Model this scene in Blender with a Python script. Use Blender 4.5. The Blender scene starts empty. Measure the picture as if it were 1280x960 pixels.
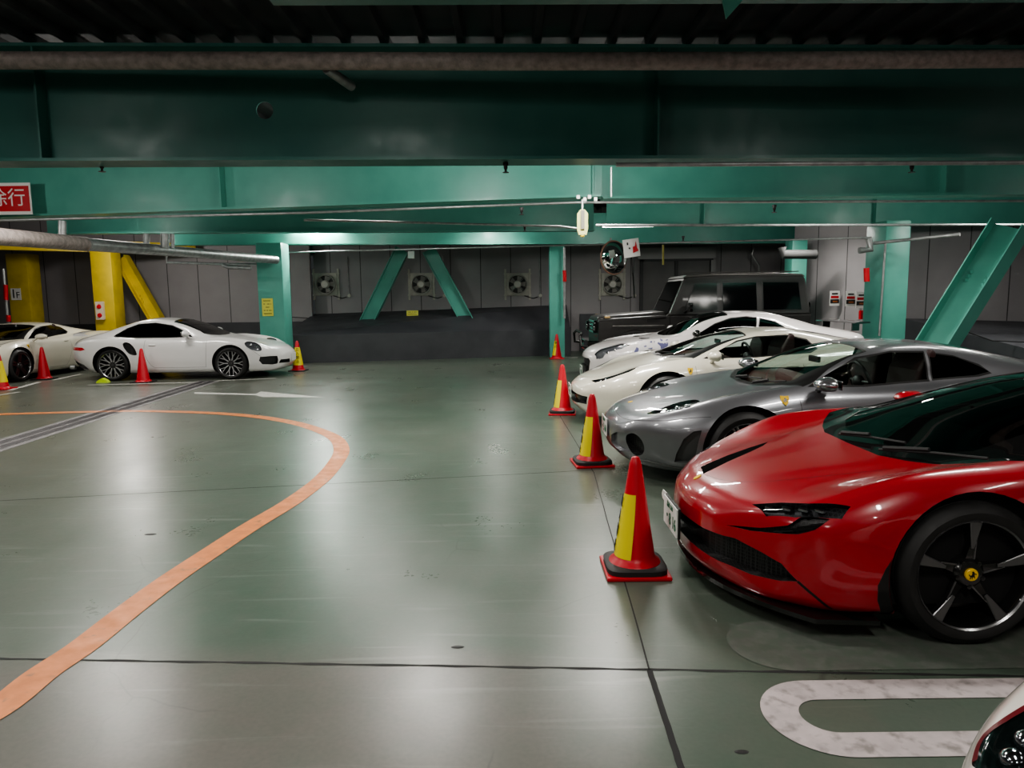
import bpy, bmesh, math, random
import numpy as np
from mathutils import Vector, Matrix
from mathutils.bvhtree import BVHTree
random.seed(7)
PI = math.pi
FR = (PI/2, 0, 0)
OMNI = .55
C = bpy.context.scene.collection
# ------------------------------------------------------------------ camera (1280x960 frame)
F, H, PITCH, ROLL = 887.0, 1.649, 0.122, 0.012
_f = Vector((0, math.cos(PITCH), -math.sin(PITCH)))
_d = Vector((0, -math.sin(PITCH), -math.cos(PITCH)))
_r = Vector((1, 0, 0))
CR = _r*math.cos(ROLL) + _d*math.sin(ROLL)
CD = -_r*math.sin(ROLL) + _d*math.cos(ROLL)
CAM = Vector((0, 0, H))
def ray(px, py): return (_f*F + CR*(px-640) + CD*(py-480)).normalized()
def at(px, py, Y):
    d = ray(px, py); return CAM + d*(Y/d.y)
def ath(px, py, z=0.0):
    d = ray(px, py); return CAM + d*((z-H)/d.z)
def gnd(px, py): return ath(px, py, 0.0)
def proj(P):
    q = Vector(P)-CAM; w = q.dot(_f)
    return (640+F*q.dot(CR)/w, 480+F*q.dot(CD)/w)
cam_d = bpy.data.cameras.new('camera'); cam = bpy.data.objects.new('camera', cam_d); C.objects.link(cam)
cam_d.sensor_fit = 'HORIZONTAL'; cam_d.sensor_width = 36; cam_d.lens = F/1280*36
cam_d.clip_start = 0.05
cam.matrix_world = Matrix(((CR.x, -CD.x, -_f.x, 0), (CR.y, -CD.y, -_f.y, 0), (CR.z, -CD.z, -_f.z, H), (0, 0, 0, 1)))
bpy.context.scene.camera = cam

# ------------------------------------------------------------------ materials
MATS = {}
def mat(name, col, rough=.5, metal=0, coat=0, emit=None, es=0, spec=.5, alpha=None):
    if name in MATS: return MATS[name]
    m = bpy.data.materials.new(name); m.use_nodes = True
    b = m.node_tree.nodes['Principled BSDF']
    b.inputs['Base Color'].default_value = (*col, 1); b.inputs['Roughness'].default_value = rough
    b.inputs['Metallic'].default_value = metal; b.inputs['Coat Weight'].default_value = coat
    b.inputs['Coat Roughness'].default_value = .03
    b.inputs['Specular IOR Level'].default_value = spec
    if emit: b.inputs['Emission Color'].default_value = (*emit, 1); b.inputs['Emission Strength'].default_value = es
    MATS[name] = m; return m
def noisy(name, c1, c2, scale=5, rough=(.4, .6), metal=0, detail=6, bump=0, coat=0, lo=.35, hi=.65, stretch=(1, 1, 1), bscale=None):
    if name in MATS: return MATS[name]
    m = mat(name, c1, rough[0], metal, coat); nt = m.node_tree; N = nt.nodes; Lk = nt.links; b = N['Principled BSDF']
    tc = N.new('ShaderNodeTexCoord'); mp = N.new('ShaderNodeMapping'); mp.inputs['Scale'].default_value = stretch
    Lk.new(tc.outputs['Object'], mp.inputs['Vector'])
    n = N.new('ShaderNodeTexNoise'); n.inputs['Scale'].default_value = scale; n.inputs['Detail'].default_value = detail
    Lk.new(mp.outputs['Vector'], n.inputs['Vector'])
    mr = N.new('ShaderNodeMapRange'); mr.inputs['From Min'].default_value = lo; mr.inputs['From Max'].default_value = hi
    Lk.new(n.outputs['Fac'], mr.inputs['Value'])
    mx = N.new('ShaderNodeMix'); mx.data_type = 'RGBA'; mx.inputs['A'].default_value = (*c1, 1); mx.inputs['B'].default_value = (*c2, 1)
    Lk.new(mr.outputs['Result'], mx.inputs['Factor']); Lk.new(mx.outputs['Result'], b.inputs['Base Color'])
    r = N.new('ShaderNodeMapRange'); r.inputs['To Min'].default_value = rough[0]; r.inputs['To Max'].default_value = rough[1]
    Lk.new(mr.outputs['Result'], r.inputs['Value']); Lk.new(r.outputs['Result'], b.inputs['Roughness'])
    if bump:
        n2 = N.new('ShaderNodeTexNoise'); n2.inputs['Scale'].default_value = bscale or scale*4; n2.inputs['Detail'].default_value = 4
        Lk.new(mp.outputs['Vector'], n2.inputs['Vector'])
        bp = N.new('ShaderNodeBump'); bp.inputs['Strength'].default_value = bump; bp.inputs['Distance'].default_value = .01
        Lk.new(n2.outputs['Fac'], bp.inputs['Height']); Lk.new(bp.outputs['Normal'], b.inputs['Normal'])
    return m
def paint(name, col, metal=0, rough=.25, coat=1, flake=0):
    m = mat(name, col, rough, metal, coat); nt = m.node_tree; N = nt.nodes; L = nt.links; b = N['Principled BSDF']
    b.inputs['Coat Roughness'].default_value = .04
    g = N.new('ShaderNodeNewGeometry'); mx = N.new('ShaderNodeMix'); mx.data_type = 'RGBA'
    mx.inputs['A'].default_value = (*col, 1); mx.inputs['B'].default_value = (.008, .008, .008, 1)
    L.new(g.outputs['Backfacing'], mx.inputs['Factor']); L.new(mx.outputs['Result'], b.inputs['Base Color'])
    return m
def glass(name, tint=(.75, .9, .85), op=.35, rough=0.02, mx_=.75):
    m = bpy.data.materials.new(name); m.use_nodes = True; nt = m.node_tree; N = nt.nodes; L = nt.links
    N.clear(); o = N.new('ShaderNodeOutputMaterial'); t = N.new('ShaderNodeBsdfTransparent'); t.inputs[0].default_value = (*[c*(1-op) for c in tint], 1)
    g = N.new('ShaderNodeBsdfGlossy'); g.inputs['Roughness'].default_value = rough; g.inputs[0].default_value = (1, 1, 1, 1)
    fr = N.new('ShaderNodeLayerWeight'); fr.inputs['Blend'].default_value = .35
    mr = N.new('ShaderNodeMapRange'); mr.inputs['To Min'].default_value = .04; mr.inputs['To Max'].default_value = mx_
    pw = N.new('ShaderNodeMath'); pw.operation = 'POWER'; pw.inputs[1].default_value = 2.0
    L.new(fr.outputs['Facing'], pw.inputs[0]); L.new(pw.outputs[0], mr.inputs['Value'])
    mx = N.new('ShaderNodeMixShader'); L.new(mr.outputs['Result'], mx.inputs[0]); L.new(t.outputs[0], mx.inputs[1]); L.new(g.outputs[0], mx.inputs[2])
    L.new(mx.outputs[0], o.inputs[0]); return m

# ------------------------------------------------------------------ mesh builder
class MB:
    def __init__(s): s.v = []; s.f = []
    def add(s, vs, fs):
        b = len(s.v); s.v += [tuple(v) for v in vs]; s.f += [tuple(i+b for i in f) for f in fs]; return s
    def box(s, c, d, rz=0, bev=0):
        x, y, z = d[0]/2, d[1]/2, d[2]/2; ca, sa = math.cos(rz), math.sin(rz)
        if bev <= 0:
            P = [(sx*x, sy*y, sz*z) for sz in (-1, 1) for sy in (-1, 1) for sx in (-1, 1)]
            Fc = [(0, 2, 3, 1), (4, 5, 7, 6), (0, 1, 5, 4), (2, 6, 7, 3), (0, 4, 6, 2), (1, 3, 7, 5)]
            s.add([(c[0]+px*ca-py*sa, c[1]+px*sa+py*ca, c[2]+pz) for px, py, pz in P], Fc); return s
        bm = bmesh.new(); bmesh.ops.create_cube(bm, size=1)
        for v in bm.verts: v.co = Vector((v.co.x*2*x, v.co.y*2*y, v.co.z*2*z))
        bmesh.ops.bevel(bm, geom=bm.edges[:], offset=bev, segments=2, affect='EDGES', profile=.6)
        bm.verts.ensure_lookup_table()
        s.add([(c[0]+v.co.x*ca-v.co.y*sa, c[1]+v.co.x*sa+v.co.y*ca, c[2]+v.co.z) for v in bm.verts], [[v.index for v in f.verts] for f in bm.faces]); bm.free(); return s
    def prism(s, poly, o, ax, ay, az):
        """poly 2d points in plane (ax, ay) at origin o, extruded by vector az"""
        o, ax, ay, az = map(Vector, (o, ax, ay, az)); n = len(poly)
        a = [o+ax*p[0]+ay*p[1] for p in poly]; b = [p+az for p in a]
        s.add(a+b, [tuple(range(n-1, -1, -1)), tuple(range(n, 2*n))]+[(i, (i+1) % n, n+(i+1) % n, n+i) for i in range(n)]); return s
    def tube(s, pts, r, n=10, cap=True):
        pts = [Vector(p) for p in pts]; m = len(pts); rings = []
        rr = r if isinstance(r, (list, tuple)) else [r]*m
        up = None
        for i, p in enumerate(pts):
            t = (pts[min(i+1, m-1)]-pts[max(i-1, 0)]).normalized()
            if up is None: up = Vector((0, 0, 1)) if abs(t.z) < .9 else Vector((1, 0, 0))
            u = t.cross(up).normalized(); w = u.cross(t).normalized(); up = w
            rings.append([p+(u*math.cos(a)+w*math.sin(a))*rr[i] for a in [2*PI*k/n for k in range(n)]])
        fs = [(i*n+k, i*n+(k+1) % n, (i+1)*n+(k+1) % n, (i+1)*n+k) for i in range(m-1) for k in range(n)]
        if cap: fs += [tuple(range(n-1, -1, -1)), tuple((m-1)*n+k for k in range(n))]
        s.add([q for R in rings for q in R], fs); return s
    def lathe(s, prof, o=(0, 0, 0), axis='z', n=32, sq=0):
        """prof: (radius, height) list; sq>0 makes it squarish"""
        vs = []
        for r, h in prof:
            for k in range(n):
                a = 2*PI*k/n; ca, sa = math.cos(a), math.sin(a)
                q = r if not sq else r/((abs(ca)**sq+abs(sa)**sq)**(1/sq))
                x, y = q*ca, q*sa
                p = (x, y, h) if axis == 'z' else ((x, h, y) if axis == 'y' else (h, x, y))
                vs.append((p[0]+o[0], p[1]+o[1], p[2]+o[2]))
        m = len(prof)
        s.add(vs, [(i*n+k, i*n+(k+1) % n, (i+1)*n+(k+1) % n, (i+1)*n+k) for i in range(m-1) for k in range(n)]); return s
    def ell(s, c, r, nu=16, nv=10):
        prof = [(math.sin(PI*j/nv), -math.cos(PI*j/nv)) for j in range(nv+1)]
        vs = [(c[0]+q*math.cos(2*PI*k/nu)*r[0], c[1]+q*math.sin(2*PI*k/nu)*r[1], c[2]+h*r[2]) for q, h in prof for k in range(nu)]
        s.add(vs, [(i*nu+k, i*nu+(k+1) % nu, (i+1)*nu+(k+1) % nu, (i+1)*nu+k) for i in range(nv) for k in range(nu)]); return s
    def build(s, name, m, parent=None, smooth=False, loc=None, rot=None, fixn=True, angle=None):
        me = bpy.data.meshes.new(name); me.from_pydata(s.v, [], s.f); me.validate()
        bm = bmesh.new(); bm.from_mesh(me)
        bmesh.ops.remove_doubles(bm, verts=bm.verts, dist=1e-6)
        if fixn: bmesh.ops.recalc_face_normals(bm, faces=bm.faces)
        bm.to_mesh(me); bm.free()
        me.materials.append(m)
        o = bpy.data.objects.new(name, me); C.objects.link(o); o.parent = parent
        if smooth or angle:
            me.polygons.foreach_set('use_smooth', [True]*len(me.polygons)); me.set_sharp_from_angle(angle=math.radians(angle or 40))
        if loc: o.location = loc
        if rot: o.rotation_euler = rot
        return o
def tag(o, label=None, cat=None, group=None, kind=None):
    if label: o['label'] = label
    if cat: o['category'] = cat
    if group: o['group'] = group
    if kind: o['kind'] = kind
    return o
def empty(name, loc=(0, 0, 0), rz=0):
    o = bpy.data.objects.new(name, None); C.objects.link(o); o.location = loc; o.rotation_euler = (0, 0, rz); o.empty_display_size = .2; return o
def copy_tree(o, parent=None):
    c = o.copy(); C.objects.link(c); c.parent = parent
    for ch in list(o.children): copy_tree(ch, c)
    return c
def text(body, size, name, m, parent, loc, rot, ext=.001, align='CENTER', sx=1, leading=1):
    cu = bpy.data.curves.new(name, 'FONT'); cu.body = body; cu.size = size; cu.extrude = ext; cu.align_x = align; cu.align_y = 'CENTER'; cu.resolution_u = 3; cu.space_line = leading
    t = bpy.data.objects.new(name, cu); C.objects.link(t); bpy.context.view_layer.update()
    me = bpy.data.meshes.new_from_object(t.evaluated_get(bpy.context.evaluated_depsgraph_get()))
    bpy.data.objects.remove(t)
    o = bpy.data.objects.new(name, me); C.objects.link(o); o.parent = parent; o.location = loc; o.rotation_euler = rot; o.scale = (sx, 1, 1)
    me.materials.clear(); me.materials.append(m); return o
def crv(pts, n=6, closed=True):
    """catmull-rom through 2d/3d points"""
    P = [Vector(p) for p in pts]; m = len(P); out = []
    R = range(m) if closed else range(m-1)
    for i in R:
        if closed: a, b, c, d = P[(i-1) % m], P[i], P[(i+1) % m], P[(i+2) % m]
        else: a, b, c, d = P[max(i-1, 0)], P[i], P[i+1], P[min(i+2, m-1)]
        for k in range(n):
            t = k/n; out.append(.5*((2*b)+(c-a)*t+(2*a-5*b+4*c-d)*t*t+(3*b-a-3*c+d)*t**3))
    if not closed: out.append(P[-1])
    return out
# ------------------------------------------------------------------ palette
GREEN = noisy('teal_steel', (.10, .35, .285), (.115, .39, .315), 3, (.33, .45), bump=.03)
GREEN_SHADED = noisy('teal_steel_shaded', (.04, .15, .13), (.048, .17, .145), 3, (.35, .5))  # same teal steel, with the shade on the unlit near beams put into the colour
YEL = noisy('yellow_steel', (.62, .46, .03), (.50, .37, .03), 3, (.4, .55))
DECK = noisy('deck_dark', (.035, .036, .040), (.06, .061, .065), 4, (.6, .8))
DARKW = noisy('plinth_paint', (.050, .052, .060), (.068, .070, .078), 2.5, (.45, .6))
STEEL = noisy('galvanised', (.42, .43, .43), (.3, .31, .31), 9, (.35, .5), metal=.6)
INSUL = noisy('pipe_insulation', (.32, .27, .25), (.19, .165, .155), 14, (.45, .6), bump=.6, stretch=(1, 1, 1))
BLK = mat('black_rubber', (.012, .012, .012), .55)
BLKG = mat('black_gloss', (.008, .008, .008), .12, coat=1)
WHT = mat('white_paint', (.75, .74, .72), .5)
CREAM = noisy('fan_cream', (.55, .53, .47), (.46, .44, .39), 10, (.4, .5))
REDP = mat('sign_red', (.50, .008, .016), .5)
DARK = mat('dark_void', (.004, .004, .004), .9)

def panel_mat():
    m = noisy('wall_panel', (.31, .29, .30), (.345, .325, .335), 1.5, (.5, .65))
    nt = m.node_tree; N = nt.nodes; L = nt.links; b = N['Principled BSDF']
    tc = N.new('ShaderNodeTexCoord'); sx = N.new('ShaderNodeSeparateXYZ'); L.new(tc.outputs['Object'], sx.inputs[0])
    md = N.new('ShaderNodeMath'); md.operation = 'PINGPONG'; md.inputs[1].default_value = .45
    L.new(sx.outputs['X'], md.inputs[0])
    lt = N.new('ShaderNodeMath'); lt.operation = 'LESS_THAN'; lt.inputs[1].default_value = .012; L.new(md.outputs[0], lt.inputs[0])
    src = b.inputs['Base Color'].links[0].from_socket
    mx = N.new('ShaderNodeMix'); mx.data_type = 'RGBA'; mx.inputs['B'].default_value = (.07, .065, .068, 1)
    L.new(lt.outputs[0], mx.inputs['Factor']); L.new(src, mx.inputs['A']); L.new(mx.outputs['Result'], b.inputs['Base Color'])
    return m
PANEL = panel_mat()
DUCT = mat('duct_grey', (.07, .07, .07), .5)

def floor_mat():
    m = bpy.data.materials.new('painted_concrete'); m.use_nodes = True; nt = m.node_tree; N = nt.nodes; L = nt.links; b = N['Principled BSDF']
    tc = N.new('ShaderNodeTexCoord'); O = tc.outputs['Object']
    def noise(s, d=6, st=(1, 1, 1), dist=0):
        mp = N.new('ShaderNodeMapping'); mp.inputs['Scale'].default_value = st; L.new(O, mp.inputs['Vector'])
        n = N.new('ShaderNodeTexNoise'); n.inputs['Scale'].default_value = s; n.inputs['Detail'].default_value = d; n.inputs['Distortion'].default_value = dist
        L.new(mp.outputs['Vector'], n.inputs['Vector']); return n.outputs['Fac']
    def mr(v, a, c, lo=0, hi=1):
        r = N.new('ShaderNodeMapRange'); r.inputs['From Min'].default_value = a; r.inputs['From Max'].default_value = c
        r.inputs['To Min'].default_value = lo; r.inputs['To Max'].default_value = hi; L.new(v, r.inputs['Value']); return r.outputs['Result']
    def mix(f, a, c):
        x = N.new('ShaderNodeMix'); x.data_type = 'RGBA'
        for k, v in (('Factor', f), ('A', a), ('B', c)):
            if hasattr(v, 'node'): L.new(v, x.inputs[k])
            else: x.inputs[k].default_value = v if k == 'Factor' else (*v, 1)
        return x.outputs['Result']
    def math_(op, a, c):
        x = N.new('ShaderNodeMath'); x.operation = op
        for i, v in enumerate((a, c)):
            if hasattr(v, 'node'): L.new(v, x.inputs[i])
            else: x.inputs[i].default_value = v
        return x.outputs[0]
    sx = N.new('ShaderNodeSeparateXYZ'); L.new(O, sx.inputs[0]); X, Y = sx.outputs['X'], sx.outputs['Y']
    # bands: paint worn to grey where cars drive and towards the near left slab
    big = noise(.22, 3)
    wear = mr(big, .40, .62)
    near = mr(Y, 3.3, 3.0)                      # slab nearer than the joint
    left = mr(math_('ADD', X, math_('MULTIPLY', big, 2.0)), 1.9, .9)
    nearleft = math_('MULTIPLY', near, left)
    farleft = mr(X, -1.2, -5.0)
    w1 = math_('MAXIMUM', math_('MULTIPLY', wear, .45), math_('MULTIPLY', nearleft, .85))
    w2 = math_('MAXIMUM', w1, math_('MULTIPLY', farleft, .6))
    det = mr(noise(6, 6, (1, 1, 1), .6), .3, .7, -.06, .20)
    w3 = math_('ADD', w2, det)
    cl = N.new('ShaderNodeClamp'); L.new(w3, cl.inputs[0])
    col = mix(cl.outputs[0], (.068, .108, .079), (.130, .122, .107))
    col = mix(mr(noise(1.3, 8, (1, .5, 1), 1.0), .40, .78, 0, .30), col, (.105, .12, .10))
    col = mix(mr(noise(45, 3), .35, .75, 0, .3), col, (.06, .075, .062))
    # scratches, long and pale
    col = mix(mr(noise(3.0, 10, (.35, 5, 1), .4), .60, .72, 0, .22), col, (.30, .32, .29))
    # cracks
    vo = N.new('ShaderNodeTexVoronoi'); vo.feature = 'DISTANCE_TO_EDGE'; vo.inputs['Scale'].default_value = .9
    ad = N.new('ShaderNodeMixRGB'); ad.blend_type = 'ADD'; ad.inputs[0].default_value = .12
    nn = N.new('ShaderNodeTexNoise'); nn.inputs['Scale'].default_value = 3; nn.inputs['Detail'].default_value = 2.5; L.new(O, nn.inputs['Vector'])
    L.new(O, ad.inputs[1]); L.new(nn.outputs['Color'], ad.inputs[2]); L.new(ad.outputs[0], vo.inputs['Vector'])
    cr = mr(vo.outputs['Distance'], .0055, .001, 0, 1)
    cr = math_('MULTIPLY', cr, mr(noise(.8, 2), .52, .62))
    col = mix(math_('MULTIPLY', cr, .6), col, (.04, .045, .04))
    L.new(col, b.inputs['Base Color'])
    ro = mr(noise(1.6, 5, (1, .7, 1), 0), .2, .8, .25, .36)
    ro2 = math_('ADD', ro, mr(noise(30, 3), .2, .8, -.015, .02))
    L.new(ro2, b.inputs['Roughness']); b.inputs['Specular IOR Level'].default_value = .5
    bp = N.new('ShaderNodeBump'); bp.inputs['Strength'].default_value = .12; bp.inputs['Distance'].default_value = .02
    L.new(noise(3.5, 8), bp.inputs['Height']); L.new(bp.outputs['Normal'], b.inputs['Normal'])
    return m
def struct(o): o['kind'] = 'structure'; return o
def quad(mb, pts): mb.add(pts, [tuple(range(len(pts)))])

# ---- floor and ceiling
mb = MB(); mb.box((-1, 8, -.1), (34, 42, .2)); struct(mb.build('floor', floor_mat()))
ZC = 4.12
mb = MB(); mb.box((-1, 8, ZC+.25), (34, 42, .2))
x = -17.8
while x < 15.8:
    mb.prism([(-.055, 0), (.055, 0), (.03, -.085), (-.03, -.085)], (x, -12.9, ZC+.15), (1, 0, 0), (0, 0, 1), (0, 41.8, 0)); x += .385
struct(mb.build('ceiling', DECK))
# ---- outer walls
def wall(name, a, b, z0, z1, m, th=.15):
    """wall between ground-plan points a and b (a to b, room on its left or right does not matter)"""
    a, b = Vector(a[:2]), Vector(b[:2]); d = b-a; c = (a+b)/2; mb = MB()
    mb.box((0, 0, (z1+z0)/2), (d.length, th, z1-z0))
    o = mb.build(name, m); o.location = (c.x, c.y, 0); o.rotation_euler = (0, 0, math.atan2(d.y, d.x)); return struct(o)
WB = 21.6   # back wall plane
wall('wall_back', (-5.9, WB), (9.5, WB), 0, 4.3, PANEL)
wall('wall_left', (-17.9, -12.9), (-17.9, 28.9), 0, 4.3, PANEL)
wall('wall_behind', (-17.9, -12.9), (15.8, -12.9), 0, 4.3, PANEL)
wall('wall_right', (15.9, -12.9), (15.9, 28.9), 0, 4.3, PANEL)
wall('wall_back_left', (-17.9, 21.2), (-5.9, 21.2), 0, 4.3, PANEL)
# ---- plinth in front of back wall (dark, sloped top)
def slope_plinth(name, f0, f1, w0, w1, hf, hw0, hw1, m=DARKW):
    f0, f1, w0, w1 = [Vector((p[0], p[1], 0)) for p in (f0, f1, w0, w1)]; Z = Vector((0, 0, 1)); mb = MB()
    for p, q, r, s, h0, h1 in ((f0, f1, f1, f0, 0, 0),): pass
    v = [f0, f1, w1, w0, f0+Z*hf, f1+Z*hf, w1+Z*hw1, w0+Z*hw0]
    mb.add(v, [(0, 3, 2, 1), (0, 1, 5, 4), (4, 5, 6, 7), (1, 2, 6, 5), (3, 0, 4, 7), (2, 3, 7, 6)])
    return struct(mb.build(name, m))
g0, g1 = gnd(352, 455), gnd(700, 444)
hw0 = at(352, 393, WB).z; hw1 = at(700, 381, WB).z
slope_plinth('trim_1', (g0.x, g0.y), (g1.x+.3, g1.y), (g0.x, WB-.07), (g1.x+.3, WB-.07), .73, hw0, hw1)
# left dark dado (left of the green post)
hl = at(200, 404, 21.1).z
mb = MB(); mb.box((-11.9, 21.05, hl/2), (11.9, .12, hl)); struct(mb.build('trim_2', DARKW))
# dado between the middle post and the right post
hr = at(760, 392, WB-.1).z
mb = MB(); mb.box((g1.x+.4+2.8, WB-.12, hr/2), (5.0, .1, hr)); struct(mb.build('trim_3', DARKW))
# right hand angled wall with sloped dark base
ra, rb = at(1128, 398, 15.7), at(1290, 409, 15.7)
d = (rb-ra); rend = ra+d*2.2
wall('wall_front_right', (ra.x, ra.y), (rend.x, rend.y), 0, 4.3, PANEL, .12)
n2 = Vector((-(rend-ra).y, (rend-ra).x, 0)).normalized()
if n2.y > 0: n2 = -n2
w0 = ra+n2*.07; w1 = rend+n2*.07
hb = (ra.z+rb.z)/2
slope_plinth('trim_4', (w0+n2*5.4), (w1+n2*5.4), w0, w1, .52, ra.z, rb.z)
# side wall joining the angled wall to the back wall
wall('wall_side_right', (ra.x, ra.y), (9.4, WB), 0, 4.3, PANEL, .1)

# ---- steel beams
def ibeam(name, p0, p1, zb, depth, width, m, label, group=None, stiff=(), hole=None, tf=.03, tw=.02, bright=None):
    p0, p1 = Vector((p0[0], p0[1], 0)), Vector((p1[0], p1[1], 0)); d = p1-p0; L = d.length; c = (p0+p1)/2
    t = d.normalized(); nrm = Vector((-t.y, t.x, 0)); mb = MB(); rz = math.atan2(d.y, d.x)
    mb.box((0, 0, zb+tf/2), (L, width, tf)); mb.box((0, 0, zb+depth-tf/2), (L, width, tf))
    z0, z1 = zb+tf, zb+depth-tf
    if hole is None: mb.box((0, 0, (z0+z1)/2), (L, tw, z1-z0))
    else:
        hx, hz, hr = hole; n = 24   # web with a round hole
        B = [(-L/2, z0), (hx-hr*2, z0), (hx+hr*2, z0), (L/2, z0)]
        mb.box(((-L/2+hx-2*hr)/2, 0, (z0+z1)/2), (hx-2*hr+L/2, tw, z1-z0)); mb.box(((L/2+hx+2*hr)/2, 0, (z0+z1)/2), (L/2-hx-2*hr, tw, z1-z0))
        mb.box((hx, 0, (z0+hz-2*hr)/2), (4*hr, tw, hz-2*hr-z0)); mb.box((hx, 0, (z1+hz+2*hr)/2), (4*hr, tw, z1-hz-2*hr))
        vs = []
        for yy in (-tw/2, tw/2):
            for k in range(n):
                a = 2*PI*k/n; ca, sa = math.cos(a), math.sin(a); q = 2*hr/max(abs(ca), abs(sa))
                vs += [(hx+hr*ca, yy, hz+hr*sa), (hx+q*ca, yy, hz+q*sa)]
        fs = []
        for k in range(n):
            a, b_ = 2*k, 2*((k+1) % n)
            fs += [(a, a+1, b_+1, b_), (a+2*n, b_+2*n, b_+1+2*n, a+1+2*n), (a, b_, b_+2*n, a+2*n)]
        mb.add(vs, fs)
    for s in stiff: mb.box((s, 0, (z0+z1)/2), (.02, width*.96, z1-z0))
    o = mb.build(name, m); o.location = (c.x, c.y, 0); o.rotation_euler = (0, 0, rz)
    tag(o, label, 'beam', group); return o
BZ = 3.02
def beam_px(l, r, **k):
    a, b = ath(*l, BZ), ath(*r, BZ); return ibeam('steel_beam', a, b, BZ, m=k.pop('m', GREEN), **k)
b1a, b1b = ath(-420, 207.6, BZ), ath(1700, 198.5, BZ)
def on_beam(a, b, px):      # x offset along a beam (from its middle) where pixel column px crosses it
    best = min((abs(proj(a+(b-a)*(i/2000)+Vector((0, 0, .4)))[0]-px), i) for i in range(2001))[1]
    return (best/2000-.5)*(b-a).length
hx = on_beam(b1a, b1b, 332)
p = at(332, 130, b1a.y)
ibeam('steel_beam', b1a, b1b, BZ, 1.10, .36, GREEN_SHADED, 'deep shaded teal beam across the whole foreground with a round hole', stiff=(on_beam(b1a, b1b, 60), on_beam(b1a, b1b, 818)), hole=(hx, p.z, .085))
# beam just above the top edge of the view
a0, b0 = ath(330, -9, 3.1), ath(1700, -14, 3.1)
ibeam('steel_beam', a0, b0, 3.1, .95, .3, GREEN_SHADED, 'teal beam at the very top edge nearest to the viewer')
q = ath(905, -4, 3.1)
br = MB(); br.prism([(-.03, 0), (.11, 0), (.0, -.12)], (q.x, q.y-.05, 3.1), (1, 0, 0), (0, 0, 1), (0, .012, 0)); br.box((q.x+.03, q.y-.1, 3.095), (.16, .12, .012))
tag(br.build('beam_bracket', GREEN), 'small teal bracket under the beam at the top edge', 'bracket')
beam_px((-60, 275), (752, 247), depth=.95, width=.3, stiff=(on_beam(ath(-60, 275, BZ), ath(752, 247, BZ), 281), on_beam(ath(-60, 275, BZ), ath(752, 247, BZ), 742)), label='bright teal beam with the red and white slow sign, second from the front on the left')
beam_px((752, 250), (1640, 241), depth=.95, width=.3, stiff=(on_beam(ath(752, 250, BZ), ath(1640, 241, BZ), 1176),), label='dark teal beam on the right, second from the front')
beam_px((60, 293), (742, 289), depth=.8, width=.25, label='dark teal beam above the left pipes, third from the front')
beam_px((758, 283), (1600, 279), depth=.8, width=.25, stiff=(on_beam(ath(758, 283, BZ), ath(1600, 279, BZ), 878), on_beam(ath(758, 283, BZ), ath(1600, 279, BZ), 1092)), label='lit teal beam on the right, third from the front')
beam_px((215, 307), (1085, 304), depth=.8, width=.25, label='lit teal beam reaching the right post, fourth from the front')
beam_px((340, 320), (1000, 311), depth=.7, width=.25, label='teal beam along the top of the back wall')
# splice/cover plates on beam 2
def post(name, px0, px1, Y, ztop, m, label, depth=None, cat='post', web=False, rz=0, z0=0):
    a, b = at(px0, 380, Y), at(px1, 380, Y); w = b.x-a.x; dp = depth or w; mb = MB()
    if web:
        mb.box((0, -dp/2+.012, (z0+ztop)/2), (w, .024, ztop-z0)); mb.box((0, dp/2-.012, (z0+ztop)/2), (w, .024, ztop-z0)); mb.box((0, 0, (z0+ztop)/2), (.02, dp-.048, ztop-z0))
    else: mb.box((0, 0, (z0+ztop)/2), (w, dp, ztop-z0), bev=.03)
    o = mb.build(name, m, smooth=not web); o.location = ((a.x+b.x)/2, Y+dp/2, 0); o.rotation_euler = (0, 0, rz); return tag(o, label, cat)
yg = gnd(350, 455).y
post('steel_post', 323, 355, yg-.9, 3.02, GREEN, 'teal post with a yellow notice, beside the white coupe nose', .6)
ym = gnd(697, 446).y
post('steel_post', 687, 706, ym-.25, 3.02, GREEN, 'slim teal post in the middle of the back wall', .35)
YR = 13.6
post('steel_post', 1103, 1134, YR, 3.0, GREEN, 'broad teal post in front of the right wall', .75)
post('steel_post', 988, 1007, 18.1, 3.0, GREEN, 'round edged teal post behind the black off-roader', .5)
post('steel_post', 12, 38, 19.6, 2.98, YEL, 'yellow post carrying the 1F sign', .55)
post('steel_post', 117, 143, 18.9, 2.98, YEL, 'yellow post with a red button alarm box', .5)
# yellow beam
a, b = ath(-40, 330, 2.95), ath(262, 322, 2.95)
ibeam('steel_beam', a, b, 2.95, .35, .35, YEL, 'yellow beam over the two yellow posts')
a, b = ath(-60, 312, 2.95), ath(245, 319, 2.95)
ibeam('steel_beam', (a.x, a.y), (b.x, b.y), 2.97, .3, .2, YEL, 'nearer yellow beam under the insulated pipe')

def brace(p0, p1, w, dp, m, label, lip=.02, face=(0, -1, 0)):
    """H section lying between 3d points, web facing the room"""
    p0, p1 = Vector(p0), Vector(p1); d = p1-p0; L = d.length; t = d.normalized(); y = Vector(face).normalized(); y = (y-t*y.dot(t)).normalized(); s = t.cross(y)
    mb = MB()
    mb.prism([(-w/2, -.01), (w/2, -.01), (w/2, .01), (-w/2, .01)], p0, s, y, d)
    for q in (-w/2, w/2): mb.prism([(q-lip/2, -dp/2), (q+lip/2, -dp/2), (q+lip/2, dp/2), (q-lip/2, dp/2)], p0, s, y, d)
    # splice bolts
    for k in range(3):
        for q in (-.3, .3):
            c = p0+d*(.60+.03*k)+s*w*q+y*.02
            mb.box(c, (.045, .045, .045))
    return tag(mb.build('diagonal_brace', m), label, 'brace')
YB = 20.3
brace(at(456, 408, YB), at(503, 312, YB), .36, .3, GREEN, 'left teal diagonal brace on the back wall')
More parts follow.
